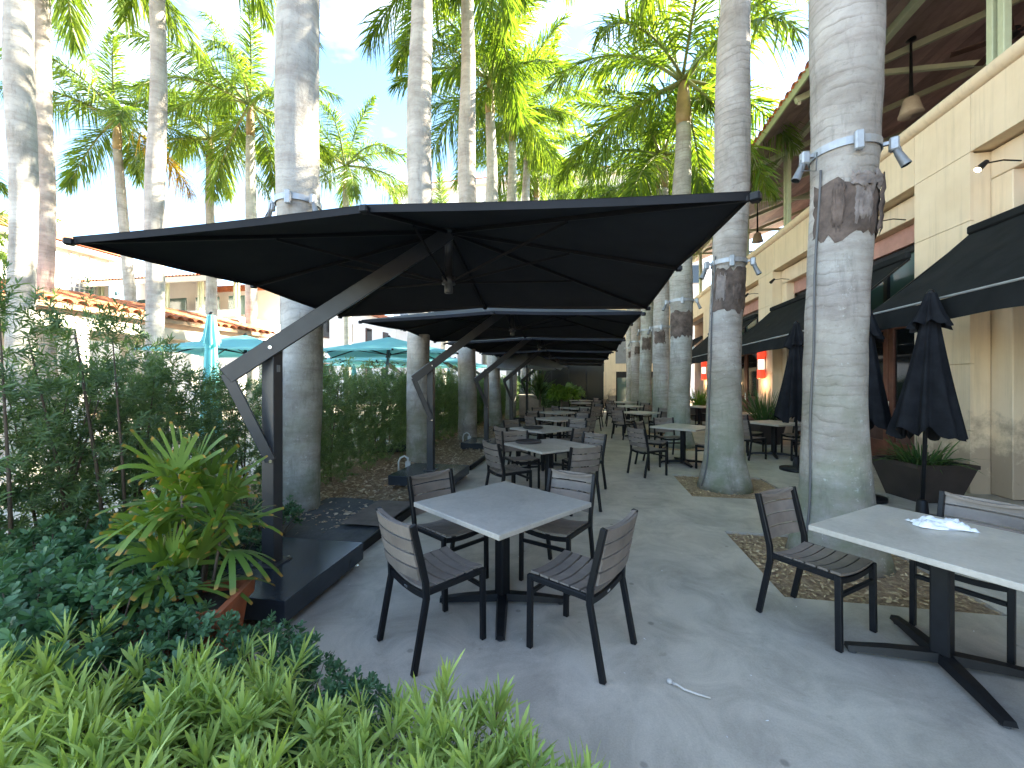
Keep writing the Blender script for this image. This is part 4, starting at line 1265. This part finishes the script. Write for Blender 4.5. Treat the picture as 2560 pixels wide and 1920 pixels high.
def cantilever(col, hx=2.0, hy=1.5, off=(1.22, .72), zc_=2.55, zm=2.62, za=3.05, frame='char', base=True):
    u = empty('cantilever_umbrella')
    cx, cy = off
    if base:
        bs = MB().box((0, 0, .125), (1.0, 1.0, .15), .004).build('base_plate', MT['base'], u)
        for sx in (-.45, .45):
            for sy in (-.45, .45): MB().lathe([(.03, .0), (.03, .012), (.012, .014), (.012, .055)], 10, (sx, sy, 0)).build('levelling_foot', MT['bright'], bs)
        MB().box((0, 0, .205), (.20, .20, .012), .002).build('flange', MT['char'], u)
        for sx in (-.08, .08):
            for sy in (-.08, .08): MB().lathe([(.011, .211), (.011, .226)], 6, (sx, sy, 0)).build('bolt', MT['bright'], u)
    MB().box((0, 0, 1.07), (.105, .105, 1.74), .004).build('pole', MT[frame], u)
    MB().box((.012, .0, 1.945), (.108, .108, .03), .004).build('pole_cap', MT['black'], u)
    MB().box((.0535, 0, 1.74), (.004, .035, .055)).build('rating_label', MT['steel'], u)
    d = Vector((cx, cy, 0)).normalized(); L = Vector((cx, cy)).length
    sd = Vector((-d.y, d.x, 0))
    pole_h, top_h = 1.90, za - .06
    sl = (top_h - pole_h) / L
    o_ = -sd * .075
    elbow = Vector((-d.x * .29, -d.y * .29, pole_h - .29 * sl)) + o_
    tip = Vector((cx, cy, top_h)) + o_ * .5
    MB().bar(elbow, tip, .055, .125, (0, 0, 1), .004).build('arm', MT[frame], u)
    low = Vector((0, 0, 1.02)) + o_ * .9
    MB().bar(elbow + Vector((0, 0, .02)), low, .045, .075, (0, 0, 1), .004).build('strut', MT[frame], u)
    for p in (Vector((0, 0, pole_h)) + o_ * 1.42, low + o_ * .32):
        MB().tube([p + sd * .02, p - sd * .006], .013, 10).build('bolt', MT['bright'], u)
    vv, ff, rim = canopy_mesh(hx, hy, zc_, zm, za)
    can = MB().add(vv, ff).build('canopy', MT[col], u, True, loc=(cx, cy, 0))
    MB().add([Vector(p) + Vector((0, 0, .006)) for p in vv], ff).build('top_cover', MT['faded' if col == 'canopy' else col], can, True)
    # hem band
    hv, hf = [], []
    cyc = []
    for g in range(8):
        a, b = Vector(rim[g]), Vector(rim[(g + 1) % 8])
        for j in range(6):
            s_ = j / 6; e = a.lerp(b, s_); e.z -= .011 * math.sin(math.pi * s_)
            cyc.append(e)
    for e in cyc: hv += [e + Vector((0, 0, .004)), Vector((e.x * .996, e.y * .996, e.z - .036))]
    m = len(cyc)
    for k in range(m):
        k2 = (k + 1) % m
        hf.append((2 * k, 2 * k2, 2 * k2 + 1, 2 * k + 1))
    MB().add(hv, hf).build('hem', MT[col], can, True)
    for g in range(8):
        e = Vector(rim[g]); ap = Vector((0, 0, za - .04))
        en = e + Vector((0, 0, -.030))
        rb_ = MB().bar(ap, en, .022, .028, (0, 0, 1), .003).build('rib', MT['rib'], u, loc=(cx, cy, 0))
        ed = (e - Vector((0, 0, e.z))).normalized()
        MB().box(e + ed * .015 + Vector((0, 0, -.03)), (.05, .05, .045), .008, Matrix.Rotation(math.atan2(ed.y, ed.x), 3, 'Z')).build('end_cap', MT['black'], rb_)
        lo = Vector((0, 0, zc_ + .0)); mid = ap.lerp(en, .55)
        MB().bar(lo + ed * .05, mid - Vector((0, 0, .02)), .014, .020, (0, 0, 1), .002).build('brace', MT['rib'], rb_)
    MB().lathe([(.035, zc_ - .10), (.038, zc_ - .09), (.038, zc_ - .02), (.062, zc_ - .02), (.062, zc_ + .05), (.035, zc_ + .05), (.035, za - .06), (.07, za - .06), (.07, za - .02)], 14).build('hub', MT[frame], u, True, loc=(cx, cy, 0))
    MB().lathe([(.045, za - .01), (.05, za + .01), (.02, za + .05)], 12).build('finial', MT['black'], u, True, loc=(cx, cy, 0))
    return u
GU = 'large black cantilever umbrellas in a row'
u0 = cantilever('canopy')
UP = [(-2.46, 2.86, 1.5, 'nearest large black cantilever umbrella spreading over the first table'),
      (-2.52, 6.36, 0, 'second black cantilever umbrella in the row, behind the nearest'),
      (-2.46, 9.85, -1, 'third black cantilever umbrella in the row'),
      (-2.5, 13.4, 0, 'fourth black cantilever umbrella in the row'),
      (-2.5, 17.0, 1, 'fifth black cantilever umbrella in the row'),
      (-2.5, 20.6, 0, 'farthest black cantilever umbrella in the row')]
for k, (x, y, a, lb) in enumerate(UP):
    o = u0 if k == 0 else copy_tree(u0)
    o.location = (x, y, .0); o.rotation_euler = (0, 0, R(a))
    tag(o, lb, 'umbrella', GU)

# grey market umbrella with a slack canopy between the black ones
gm = empty('market_umbrella', (-2.2, 14.9, 0), R(12), 'pale grey low umbrella with a thin centre pole among the black ones', 'umbrella')
vv, ff, rim = canopy_mesh(1.35, 1.35, 2.14, 2.22, 2.78, sag=.07)
MB().add(vv, ff).build('canopy', MT['greyc'], gm, True)
MB().tube([(0, 0, .04), (0, 0, 2.76)], .022, 8).build('pole', MT['black'], gm)
MB().lathe([(.26, 0), (.26, .04), (.05, .07), (.05, .2)], 18).build('base', MT['black'], gm, True)
for g in range(8): MB().bar((0, 0, 2.74), Vector(rim[g]) + Vector((0, 0, -.03)), .016, .02).build('rib', MT['black'], gm)

# teal umbrellas in the courtyard
GTU = 'teal umbrellas in the courtyard'
t0 = cantilever('teal', 1.55, 1.55, off=(-1.5, .2), zc_=2.38, zm=2.44, za=2.86, frame='char', base=True)
TP = [(-3.9 - .15, 9.6, 8, 'big open teal umbrella framed between the first two left palms'),
      (-7.3, 9.6, 20, 'open teal umbrella left of the nearest umbrella pole'),
      (-6.6, 13.8, -12, 'open teal umbrella behind the second black umbrella pole'),
      (-4.7, 15.6, 10, 'open teal umbrella low between the second and third left palms'),
      (-8.2, 17.5, 5, 'open teal umbrella farther back in the courtyard'),
      (-5.2, 20.5, 30, 'farthest open teal umbrella in the courtyard')]
for k, (x, y, a, lb) in enumerate(TP):
    o = t0 if k == 0 else copy_tree(t0)
    o.location = (x, y, 0); o.rotation_euler = (0, 0, R(a))
    if k == 0: o.location = (-4.75, 9.0, 0); o.rotation_euler = (0, 0, R(-60))
    tag(o, lb, 'umbrella', GTU)

def closed_umbrella(x, y, label, m, zt=2.72, zb=1.05, rb_=.40, lean=(0, 0), group=None, seed=0, wide=1.0):
    u = empty('closed_umbrella', (x, y, 0), 0, label, 'umbrella', group)
    rd = random.Random(seed); p1, p2 = rd.uniform(0, 6), rd.uniform(0, 6)
    def ln(z): return (lean[0] * z / zt, lean[1] * z / zt)
    def skirt(za, zb_, r0, r1, n=72, m_=22, pl=.34, ragged=.06):
        vv, ff = [], []
        for i in range(m_ + 1):
            t = i / m_
            z = za + (zb_ - za) * t
            r_ = r0 + (r1 - r0) * t ** 1.15
            for k in range(n):
                a = 2 * math.pi * k / n
                q = 1 + pl * (.35 + .65 * t) * (math.cos(9 * a + p1 + .8 * math.sin(a * 2 + p2) + .5 * math.sin(t * 3)) * .7 + .35 * math.cos(4 * a + p2 + t) + .2 * math.cos(17 * a + p1))
                zz = z - (ragged * math.cos(8 * a + p1) + .05 * math.cos(a + p2)) * t ** 3
                lx, ly = ln(zz)
                vv.append((lx + r_ * q * math.cos(a) * wide, ly + r_ * q * math.sin(a), zz))
        for i in range(m_):
            for k in range(n):
                k2 = (k + 1) % n
                ff.append((i * n + k2, i * n + k, (i + 1) * n + k, (i + 1) * n + k2))
        return MB().add(vv, ff)
    skirt(zt - .16, zb, .06, rb_).build('canopy', m, u, True)
    skirt(zt, zt - .40, .05, .17 if rb_ > .2 else .10, m_=10, ragged=.03).build('vent_cap', m, u, True)
    MB().tube([(0, 0, .06), (lean[0], lean[1], zt + .02)], .021, 10).build('pole', MT['black'], u, True)
    MB().lathe([(.05, zt - .02), (.03, zt + .03), (.012, zt + .05)], 10, (lean[0], lean[1], 0)).build('finial', MT['black'], u, True)
    MB().lathe([(.27, 0), (.27, .045), (.06, .075), (.05, .24), (.03, .26)], 20).build('base', MT['black'], u, True)
    return u
GCU = 'closed black umbrellas by the restaurant front'
closed_umbrella(3.86, 5.62, 'closed black umbrella farthest right, widest skirt, under the awning edge', MT['navy'], 2.68, 1.02, .29, (.12, .05), GCU, 1)
closed_umbrella(3.78, 6.55, 'closed black umbrella peeking out right of the thick palm trunk', MT['navy'], 2.66, 1.05, .27, (.05, 0), GCU, 2)
closed_umbrella(3.80, 8.45, 'closed black umbrella just left of the thick palm trunk', MT['navy'], 2.72, .98, .29, (0, 0), GCU, 3)
closed_umbrella(-5.35, 5.05, 'tall closed teal umbrella behind the hedge left of the nearest pole', MT['teal'], 2.60, .85, .12, (0, 0), 'closed teal umbrellas', 4)
closed_umbrella(-9.5, 15.5, 'small distant closed teal umbrella beneath the open ones', MT['teal'], 2.35, .9, .17, (0, 0), 'closed teal umbrellas', 5)
closed_umbrella(-6.2, 17.8, 'closed teal umbrella seen between the second and third left palms', MT['teal'], 2.2, .8, .17, (0, 0), 'closed teal umbrellas', 6)

# ------------------------------------------------------------------ planting
def sprigs(B, A, nleaf, L, W, tw, ang, droop, seed, st, name, jitter=.25):
    """B bases, A axis of every sprig -> one leaf mesh"""
    r_ = np.random.default_rng(seed)
    n = len(B); A = unit(A)
    ref = np.where(np.abs(A[:, 2:3]) < .9, np.array([[0, 0, 1.0]]), np.array([[1.0, 0, 0]]))
    X = unit(np.cross(A, ref)); Y = np.cross(A, X)
    t = np.tile(np.linspace(.12, 1, nleaf), (n, 1)) + r_.uniform(-.03, .03, (n, nleaf))
    ph = np.tile(np.arange(nleaf) * 2.39996, (n, 1)) + r_.uniform(0, 6.28, (n, 1)) + r_.normal(0, .2, (n, nleaf))
    twl = tw * r_.uniform(.7, 1.3, (n, 1))
    P = B[:, None] + A[:, None] * (t * twl)[..., None]
    th = np.radians(ang[0] + (ang[1] - ang[0]) * t) + r_.normal(0, .15, (n, nleaf))
    D = A[:, None] * np.cos(th)[..., None] + (X[:, None] * np.cos(ph)[..., None] + Y[:, None] * np.sin(ph)[..., None]) * np.sin(th)[..., None]
    N = unit(A[:, None] + r_.normal(0, jitter, (n, nleaf, 3)))
    Ls = L * r_.uniform(.7, 1.2, (n, nleaf))
    var = np.clip(r_.uniform(0, 1, (n, 1)) * .6 + r_.uniform(0, .4, (n, nleaf)), 0, 1)
    k = n * nleaf
    return ribbons(name, P.reshape(k, 3), D.reshape(k, 3), N.reshape(k, 3), Ls.reshape(k), W * r_.uniform(.8, 1.2, k), droop * r_.uniform(.3, 1.6, k), var.reshape(k), st=st)

LANCE = ((0, .3), (.35, 1), (.75, .75), (1, .05))
OVATE = ((0, .15), (.35, .7), (.68, 1), (.9, .75), (1, .15))

# tall podocarpus hedge, one shrub after another
def hedge_variant(seed, h, nsp, wx=.48, wy=.55, gap=0.0):
    r_ = np.random.default_rng(seed)
    z = r_.beta(1.35, 1.15, nsp) * h
    a = r_.uniform(0, 6.28, nsp)
    rr = np.sqrt(r_.uniform(.12, 1, nsp)) * (1 - .25 * (z / h) ** 3)
    lump = 1 + .22 * np.sin(3 * a + seed) * np.sin(z * 3.1 + seed)
    B = np.stack([wx * rr * lump * np.cos(a), wy * rr * lump * np.sin(a), z], 1)
    A = np.stack([np.cos(a) * .7, np.sin(a) * .7, r_.uniform(.1, 1.3, nsp)], 1) + r_.normal(0, .25, (nsp, 3))
    # loose leaders at the top
    nl = 9
    lx = r_.uniform(-wx * .8, wx * .8, nl); ly = r_.uniform(-wy * .8, wy * .8, nl)
    LB, LA = [], []
    for q in range(nl):
        top = r_.uniform(.08, .38)
        for j in range(5):
            f = j / 4
            LB.append((lx[q], ly[q], h - .1 + top * f)); LA.append((r_.normal(0, .5), r_.normal(0, .5), 1.0))
    B = np.concatenate([B, np.array(LB)]); A = np.concatenate([A, np.array(LA)])
    me = sprigs(B, A, 17, .075, .0125, .13, (75, 35), .15, seed, ((0, .4), (.45, 1), (1, .08)), 'foliage')
    me.materials.append(MT['hedge'])
    sm = MB()
    for q in range(4):
        x, y = r_.uniform(-.12, .12), r_.uniform(-.2, .2)
        ex, ey = x + r_.uniform(-.3, .3), y + r_.uniform(-.3, .3)
        sm.tube([(x, y, -.05), (x * .6 + ex * .4, y * .6 + ey * .4, h * .45), (ex, ey, h * .95)], [.016, .011, .004], 6)
    ms = sm.mesh('stems', True); ms.materials.append(MT['stem'])
    return me, ms
HV = [hedge_variant(300 + k, 1.60 + .07 * (k % 3), 640) for k in range(4)]
HS = [hedge_variant(320 + k, 1.66, 720) for k in range(2)]       # thinner plants nearest the camera
ords = ['first', 'second', 'third', 'fourth', 'fifth', 'sixth', 'seventh', 'eighth', 'ninth', 'tenth', 'eleventh', 'twelfth', 'thirteenth', 'fourteenth', 'fifteenth', 'sixteenth', 'seventeenth', 'eighteenth', 'nineteenth', 'twentieth']
yv, k = 1.75, 0
rd = random.Random(5)
hl = []
while yv < 26 and k < 34:
    thin = yv < 4.4
    me, ms = (HS[k % 2] if thin else HV[k % 4])
    nm = (ords[k] if k < 20 else '%s beyond the twentieth' % ords[k - 20])
    o = empty('hedge_shrub', (-4.35 + rd.uniform(-.12, .12) - (.25 if thin else 0), yv, -.02), rd.uniform(0, 6.28), 'dark green needle-leaved shrub, %s in the tall hedge counting from the left' % nm, 'shrub', 'tall hedge along the courtyard')
    o.scale = (1.0, 1.0, rd.uniform(.96, 1.10))
    link('foliage', me, None, o); link('stems', ms, None, o)
    yv += rd.uniform(.66, .80); k += 1
# taller wispy shrub at the far left
me, ms = hedge_variant(350, 2.15, 260, .40, .45)
for (x, y, s_, lb) in ((-4.0, 2.0, 1.0, 'tall wispy shrub with bare leaders at the far left edge'), (-4.05, 2.75, .98, 'tall loose shrub second from the left edge above the hedge')):
    o = empty('wispy_shrub', (x, y, 0), x * 7, lb, 'shrub', 'wispy shrubs at the left'); o.scale = (s_, s_, s_)
    link('foliage', me, None, o); link('stems', ms, None, o)

# bright young podocarpus in the foreground
def fore_variant(seed, h, nsp):
    r_ = np.random.default_rng(seed)
    z = h * (1.06 - r_.beta(1.0, 1.9, nsp) * .8)
    a = r_.uniform(0, 6.28, nsp); rr = np.sqrt(r_.uniform(0, 1, nsp)) * .27
    z = z - .25 * rr
    B = np.stack([rr * np.cos(a), rr * np.sin(a), z - .10], 1)
    A = np.stack([np.cos(a) * rr * 1.6, np.sin(a) * rr * 1.6, np.ones(nsp)], 1) + r_.normal(0, .22, (nsp, 3))
    top = z > h * .72
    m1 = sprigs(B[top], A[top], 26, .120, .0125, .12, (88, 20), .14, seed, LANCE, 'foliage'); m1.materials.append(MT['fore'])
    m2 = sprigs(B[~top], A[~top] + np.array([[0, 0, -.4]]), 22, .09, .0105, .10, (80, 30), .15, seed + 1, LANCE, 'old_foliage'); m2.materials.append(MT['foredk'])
    sm = MB()
    for q in range(nsp // 3):
        b = B[q]
        sm.tube([(b[0] * .25, b[1] * .25, 0), (b[0] * .7, b[1] * .7, b[2] * .6), tuple(b + A[q] / np.linalg.norm(A[q]) * .08)], [.006, .005, .003], 5)
    ms = sm.mesh('stems', True); ms.materials.append(MT['stem'])
    return m1, m2, ms
FV = [fore_variant(400 + q, .475, 42) for q in range(4)]
FP = [(-.95, .50, .98), (-.62, .62, .96), (-.36, .72, .94), (-.22, .98, .90), (-1.00, .86, 1.0), (-.68, .98, .98), (-.46, 1.12, .93), (-1.32, .72, 1.0), (-1.36, 1.06, 1.0), (-1.05, 1.22, 1.0),
      (-1.72, 1.00, 1.02), (-1.66, 1.34, 1.0), (-1.34, 1.40, .96), (-.76, 1.30, .90), (-2.02, 1.22, 1.0), (-.05, .80, .88), (-.05, 1.06, .90), (-.24, 1.16, 1.0), (-.50, 1.30, 1.0), (.06, .70, .86), (-.14, .60, .92), (-1.2, .42, 1.0), (-1.55, .62, 1.0), (-1.95, .92, 1.02), (-2.3, 1.3, 1.05)]
ords += ['twenty-first', 'twenty-second', 'twenty-third', 'twenty-fourth', 'twenty-fifth']
for k, (x, y, s_) in enumerate(FP):
    m1, m2, ms = FV[k % 4]
    o = empty('young_podocarpus', (x, y, .0), k * 2.1, None, 'shrub', 'light green foreground shrubs')
    tag(o, 'light green long-leaved foreground shrub, %s in the low mass counting from its right-hand end' % ords[sorted(range(len(FP)), key=lambda q: -FP[q][0]).index(k)])
    o.scale = (s_,) * 3
    link('foliage', m1, None, o); link('old_foliage', m2, None, o); link('stems', ms, None, o)
struct(MB().add([(-3.2, -.3, .012), (-.55, -.3, .012), (.05, .62, .012), (-.1, 1.08, .012), (-.7, 1.55, .012), (-1.75, 1.95, .012), (-3.2, 2.2, .012)], [(0, 1, 2, 3, 4, 5, 6)]).build('front_bed_soil', MT['soil']))

# round-leaved dark shrubs behind them
def pitto_variant(seed, h, nsp):
    r_ = np.random.default_rng(seed)
    a = r_.uniform(0, 6.28, nsp); rr = np.sqrt(r_.uniform(0, 1, nsp)) * .34
    z = h * (1 - .5 * (rr / .34) ** 2 * r_.uniform(.2, 1, nsp)) * r_.uniform(.55, 1, nsp)
    B = np.stack([rr * np.cos(a), rr * np.sin(a), z], 1)
    A = np.stack([np.cos(a) * rr * 2, np.sin(a) * rr * 2, np.ones(nsp) * .9], 1) + r_.normal(0, .3, (nsp, 3))
    m1 = sprigs(B, A, 13, .052, .021, .045, (85, 30), .12, seed, OVATE, 'foliage', .4); m1.materials.append(MT['pitto'])
    sm = MB()
    for q in range(nsp // 4):
        b = B[q]; sm.tube([(b[0] * .2, b[1] * .2, 0), (b[0] * .7, b[1] * .7, b[2] * .65), tuple(b)], [.006, .004, .003], 5)
    ms = sm.mesh('stems', True); ms.materials.append(MT['stem'])
    return m1, ms
PV = [pitto_variant(500 + q, .58, 150) for q in range(3)]
PP = [(-1.30, 1.66, .62), (-1.58, 1.76, .68), (-1.95, 1.60, .85), (-2.4, 1.62, 1.1), (-2.85, 1.62, 1.15), (-2.75, 2.1, 1.1), (-3.2, 1.9, 1.1), (-3.2, 2.5, 1.1), (-3.62, 2.2, 1.15), (-1.00, 1.56, .60), (-3.5, 2.9, 1.0), (-2.95, 2.9, .8), (-3.15, 3.6, .8)]
for k, (x, y, s_) in enumerate(PP):
    m1, ms = PV[k % 3]
    o = empty('round_leaf_shrub', (x, y, .0), k * 1.7, 'dark bluish round-leaved low shrub, %s counting leftward from the steel umbrella base' % ords[sorted(range(len(PP)), key=lambda q: -PP[q][0]).index(k)], 'shrub', 'round-leaved shrubs behind the foreground')
    o.scale = (s_,) * 3
    link('foliage', m1, None, o); link('stems', ms, None, o)

# lady palm in a terracotta pot
def lady_palm(x, y):
    r_ = np.random.default_rng(77)
    root = empty('lady_palm', (x, y, .06), 0, 'lady palm with broad strap leaves and yellow tips beside the umbrella base', 'plant')
    stems = MB(); pet = MB()
    P, D, N, L, W, G, V = [], [], [], [], [], [], []
    canes = [(-.02, -.02, 1.02), (.12, .10, .82), (-.16, .06, .80), (.02, -.16, .52), (-.10, -.12, .66), (.24, .12, .72), (-.30, -.02, .62), (.16, -.10, .48), (-.22, .18, .95), (.06, .22, .95)]
    for (cx, cy, h) in canes:
        bx, by = cx * .45, cy * .45
        stems.tube([(bx, by, .05), ((bx + cx) / 2, (by + cy) / 2, h * .5), (cx, cy, h)], [.013, .013, .010], 7)
        nl = 6
        a0 = r_.uniform(0, 6.28)
        for q in range(nl):
            a = a0 + q * 2.4 + r_.normal(0, .2)
            el = R(80 - 20 * q * 5 / nl + r_.uniform(-9, 9))
            d = np.array([math.cos(a) * math.cos(el), math.sin(a) * math.cos(el), math.sin(el)])
            b = np.array([cx, cy, h - .02 * q])
            pl = r_.uniform(.10, .20)
            e = b + d * pl
            pet.tube([tuple(b), tuple(e)], [.005, .004], 5)
            s_ = np.cross(d, [0, 0, 1.0]); s_ /= np.linalg.norm(s_) + 1e-6
            u = np.cross(s_, d)
            ns = r_.integers(5, 8)
            lv = r_.uniform(0, 1)
            for j in range(ns):
                f = -1 + 2 * (j + .5) / ns
                sp = f * R(60)
                dd = d * math.cos(sp) + s_ * math.sin(sp) + u * (.10 - .16 * f * f)
                P.append(e); D.append(dd); N.append(u + .25 * s_ * f)
                L.append(.44 * (1 - .22 * f * f) * r_.uniform(.82, 1.12)); W.append(r_.uniform(.030, .050)); G.append(r_.uniform(.12, .55)); V.append(np.clip(lv * .7 + r_.uniform(0, .3), 0, 1))
    me = ribbons('leaf_fans', np.array(P), np.array(D), np.array(N), np.array(L), np.array(W), np.array(G), np.array(V), st=((0, .28), (.18, .75), (.45, 1), (.75, 1), (.90, .95), (.98, .86), (1, .70)))
    root.scale = (.68, .68, .90)
    link('leaf_fans', me, MT['rhapis'], root)
    stems.build('canes', MT['stem'], root, True)
    pet.build('petioles', MT['rachis'], root, True)
lady_palm(-2.36, 2.06)
pt = empty('terracotta_pot', (-2.19, 2.0, -.03), R(20), 'square rimmed orange terracotta pot under the lady palm', 'pot')
pv = MB()
def sqring(s, z): return [(s, s, z), (-s, s, z), (-s, -s, z), (s, -s, z)]
rings = [sqring(.135, 0), sqring(.175, .34), sqring(.20, .345), sqring(.205, .43), sqring(.170, .43), sqring(.160, .36)]
vv = [p for r_ in rings for p in r_]; ff = []
for i in range(len(rings) - 1):
    for q in range(4):
        q2 = (q + 1) % 4; ff.append((i * 4 + q, i * 4 + q2, i * 4 + 4 + q2, i * 4 + 4 + q))
ff += [(3, 2, 1, 0)]
pv.add(vv, ff).build('pot_body', MT['pot'], pt)
MB().box((0, 0, .37), (.31, .31, .02)).build('soil', MT['soil'], pt)

# strap-leaved plants in dark planters by the restaurant front and in the distance
def spiky(x, y, z, n, L, W, label, m, pot=None, name='planter_plant', el=(25, 85), seed=0, group=None, droop=.35, stem=0.0):
    r_ = np.random.default_rng(seed)
    root = empty(name, (x, y, 0), 0, label, 'plant', group)
    a = r_.uniform(0, 6.28, n); e = np.radians(r_.uniform(el[0], el[1], n))
    D = np.stack([np.cos(a) * np.cos(e), np.sin(a) * np.cos(e), np.sin(e)], 1)
    rr = np.sqrt(r_.uniform(0, 1, n)) * (pot[0] * .7 if pot else .08)
    P = np.stack([rr * np.cos(a), rr * np.sin(a), np.full(n, z) + r_.uniform(0, stem, n)], 1)
    me = ribbons('leaves', P, D, unit(np.array([[0, 0, 1.0]]) + r_.normal(0, .3, (n, 3))), L * r_.uniform(.6, 1.15, n), W, droop * r_.uniform(.4, 1.4, n), r_.uniform(0, 1, n), st=((0, .7), (.3, 1), (.6, .9), (.85, .5), (1, .03)))
    link('leaves', me, m, root)
    if stem: MB().tube([(0, 0, 0), (.02, .01, z + stem)], [.05, .035], 8).build('stem', MT['stem'], root, True)
    return root
def planter(x, y, r0, r1, h, label):
    p = empty('planter', (x, y, 0), R(10), label, 'planter', 'dark brown planters')
    k = math.sqrt(2)
    vv, ff = [], []
    prof = [(r0, 0), (r1, h), (r1 + .015, h), (r1 + .015, h + .05), (r1 - .03, h + .05), (r1 - .04, h - .05)]
    for (rr, z) in prof: vv += sqring(rr, z)
    for i in range(len(prof) - 1):
        for q in range(4):
            q2 = (q + 1) % 4; ff.append((i * 4 + q, i * 4 + q2, i * 4 + 4 + q2, i * 4 + 4 + q))
    ff += [(3, 2, 1, 0)]
    MB().add(vv, ff).build('tub', MT['planter'], p)
    MB().box((0, 0, h - .02), ((r1 - .04) * 2, (r1 - .04) * 2, .02)).build('soil', MT['soil'], p)
planter(4.62, 6.75, .26, .38, .48, 'dark brown flared planter tub against the stained stone pier')
spiky(4.62, 6.75, .48, 130, .58, .020, 'arching green strap-leaved plant in the near dark planter', MT['yucca'], (.32,), seed=1, el=(25, 80), droop=.5, group='planter plants')
planter(4.65, 12.0, .24, .34, .55, 'dark planter tub far back between the tables and the restaurant')
spiky(4.65, 12.0, .55, 170, 1.1, .022, 'tall grassy plant in the far planter behind the second right palm', MT['yucca'], (.28,), seed=2, el=(45, 88), droop=.25, group='planter plants')
planter(4.65, 18.6, .24, .34, .55, 'dark planter tub beside the third pier')
spiky(4.65, 18.6, .55, 170, 1.1, .022, 'tall grassy plant beside the far red and white lantern', MT['bush'], (.28,), seed=3, el=(45, 88), droop=.25, group='planter plants')
spiky(-1.95, 16.8, .9, 110, .95, .05, 'dark spiky yucca-like plant in front of the low buff wall', MT['yucca'], None, 'yucca', (5, 88), 4, droop=.15, stem=.7)
spiky(-2.9, 19.3, 1.0, 90, .9, .05, 'spiky plant growing out of the low planter wall', MT['yucca'], None, 'yucca', (5, 88), 5, droop=.15, stem=.5)
def bush(x, y, label, m, r0, h, z0, seed, n=420):
    r_ = np.random.default_rng(seed)
    root = empty('bush', (x, y, 0), 0, label, 'bush')
    v = unit(r_.normal(0, 1, (n, 3))); v[:, 2] = np.abs(v[:, 2]) * .9 - .15
    B = v * r_.uniform(.55, 1, (n, 1)) * np.array([[r0, r0, h]]) * (1 + .18 * np.sin(5 * v[:, :1] + 3)); B[:, 2] += z0
    me = sprigs(B, v + np.array([[0, 0, .5]]), 9, .10, .045, .06, (85, 35), .2, seed, OVATE, 'foliage', .4)
    link('foliage', me, m, root)
    MB().tube([(0, 0, 0), (.03, .02, z0 * .8), (0, 0, z0 + .2)], [.05, .04, .02], 8).build('stem', MT['stem'], root)
bush(-1.05, 16.3, 'rounded bright green bush beyond the last left tables', MT['bush'], .62, .55, 1.05, 11)
bush(-1.5, 17.6, 'darker low bush just behind the bright round one', MT['hedge'], .6, .5, .7, 12)
for k, (x, y) in enumerate(((-3.9, 25.6), (-2.4, 25.2), (-1.0, 25.7))):
    bush(x, y, ('dark leafy bush against the left of the end shopfront', 'dark leafy bush against the middle of the end shopfront', 'dark leafy bush against the right of the end shopfront')[k], MT['hedge'], .7, .8, .9, 20 + k)

# conduit and outlet boxes in the bed
for (x, y, lb) in ((-3.10, 6.75, 'white bent conduit with an outlet box behind the second umbrella base'), (-3.0, 10.2, 'small pale outlet post in the bed by the third umbrella base')):
    c = empty('outlet_post', (x, y, 0), .3, lb, 'outlet', 'outlet posts in the bed')
    MB().tube([(-.16, 0, 0), (-.16, 0, .24), (-.13, 0, .31), (-.06, 0, .34), (0, 0, .30), (0, 0, .24)], .016, 8).build('conduit', MT['conduit'], c, True)
    MB().box((0, 0, .17), (.09, .06, .16), .01).build('outlet_box', MT['conduit'], c)
    MB().tube([(0, 0, 0), (0, 0, .1)], .014, 8).build('stake', MT['conduit'], c)
print('triangles', sum(len(m.polygons) * 2 for m in bpy.data.meshes))
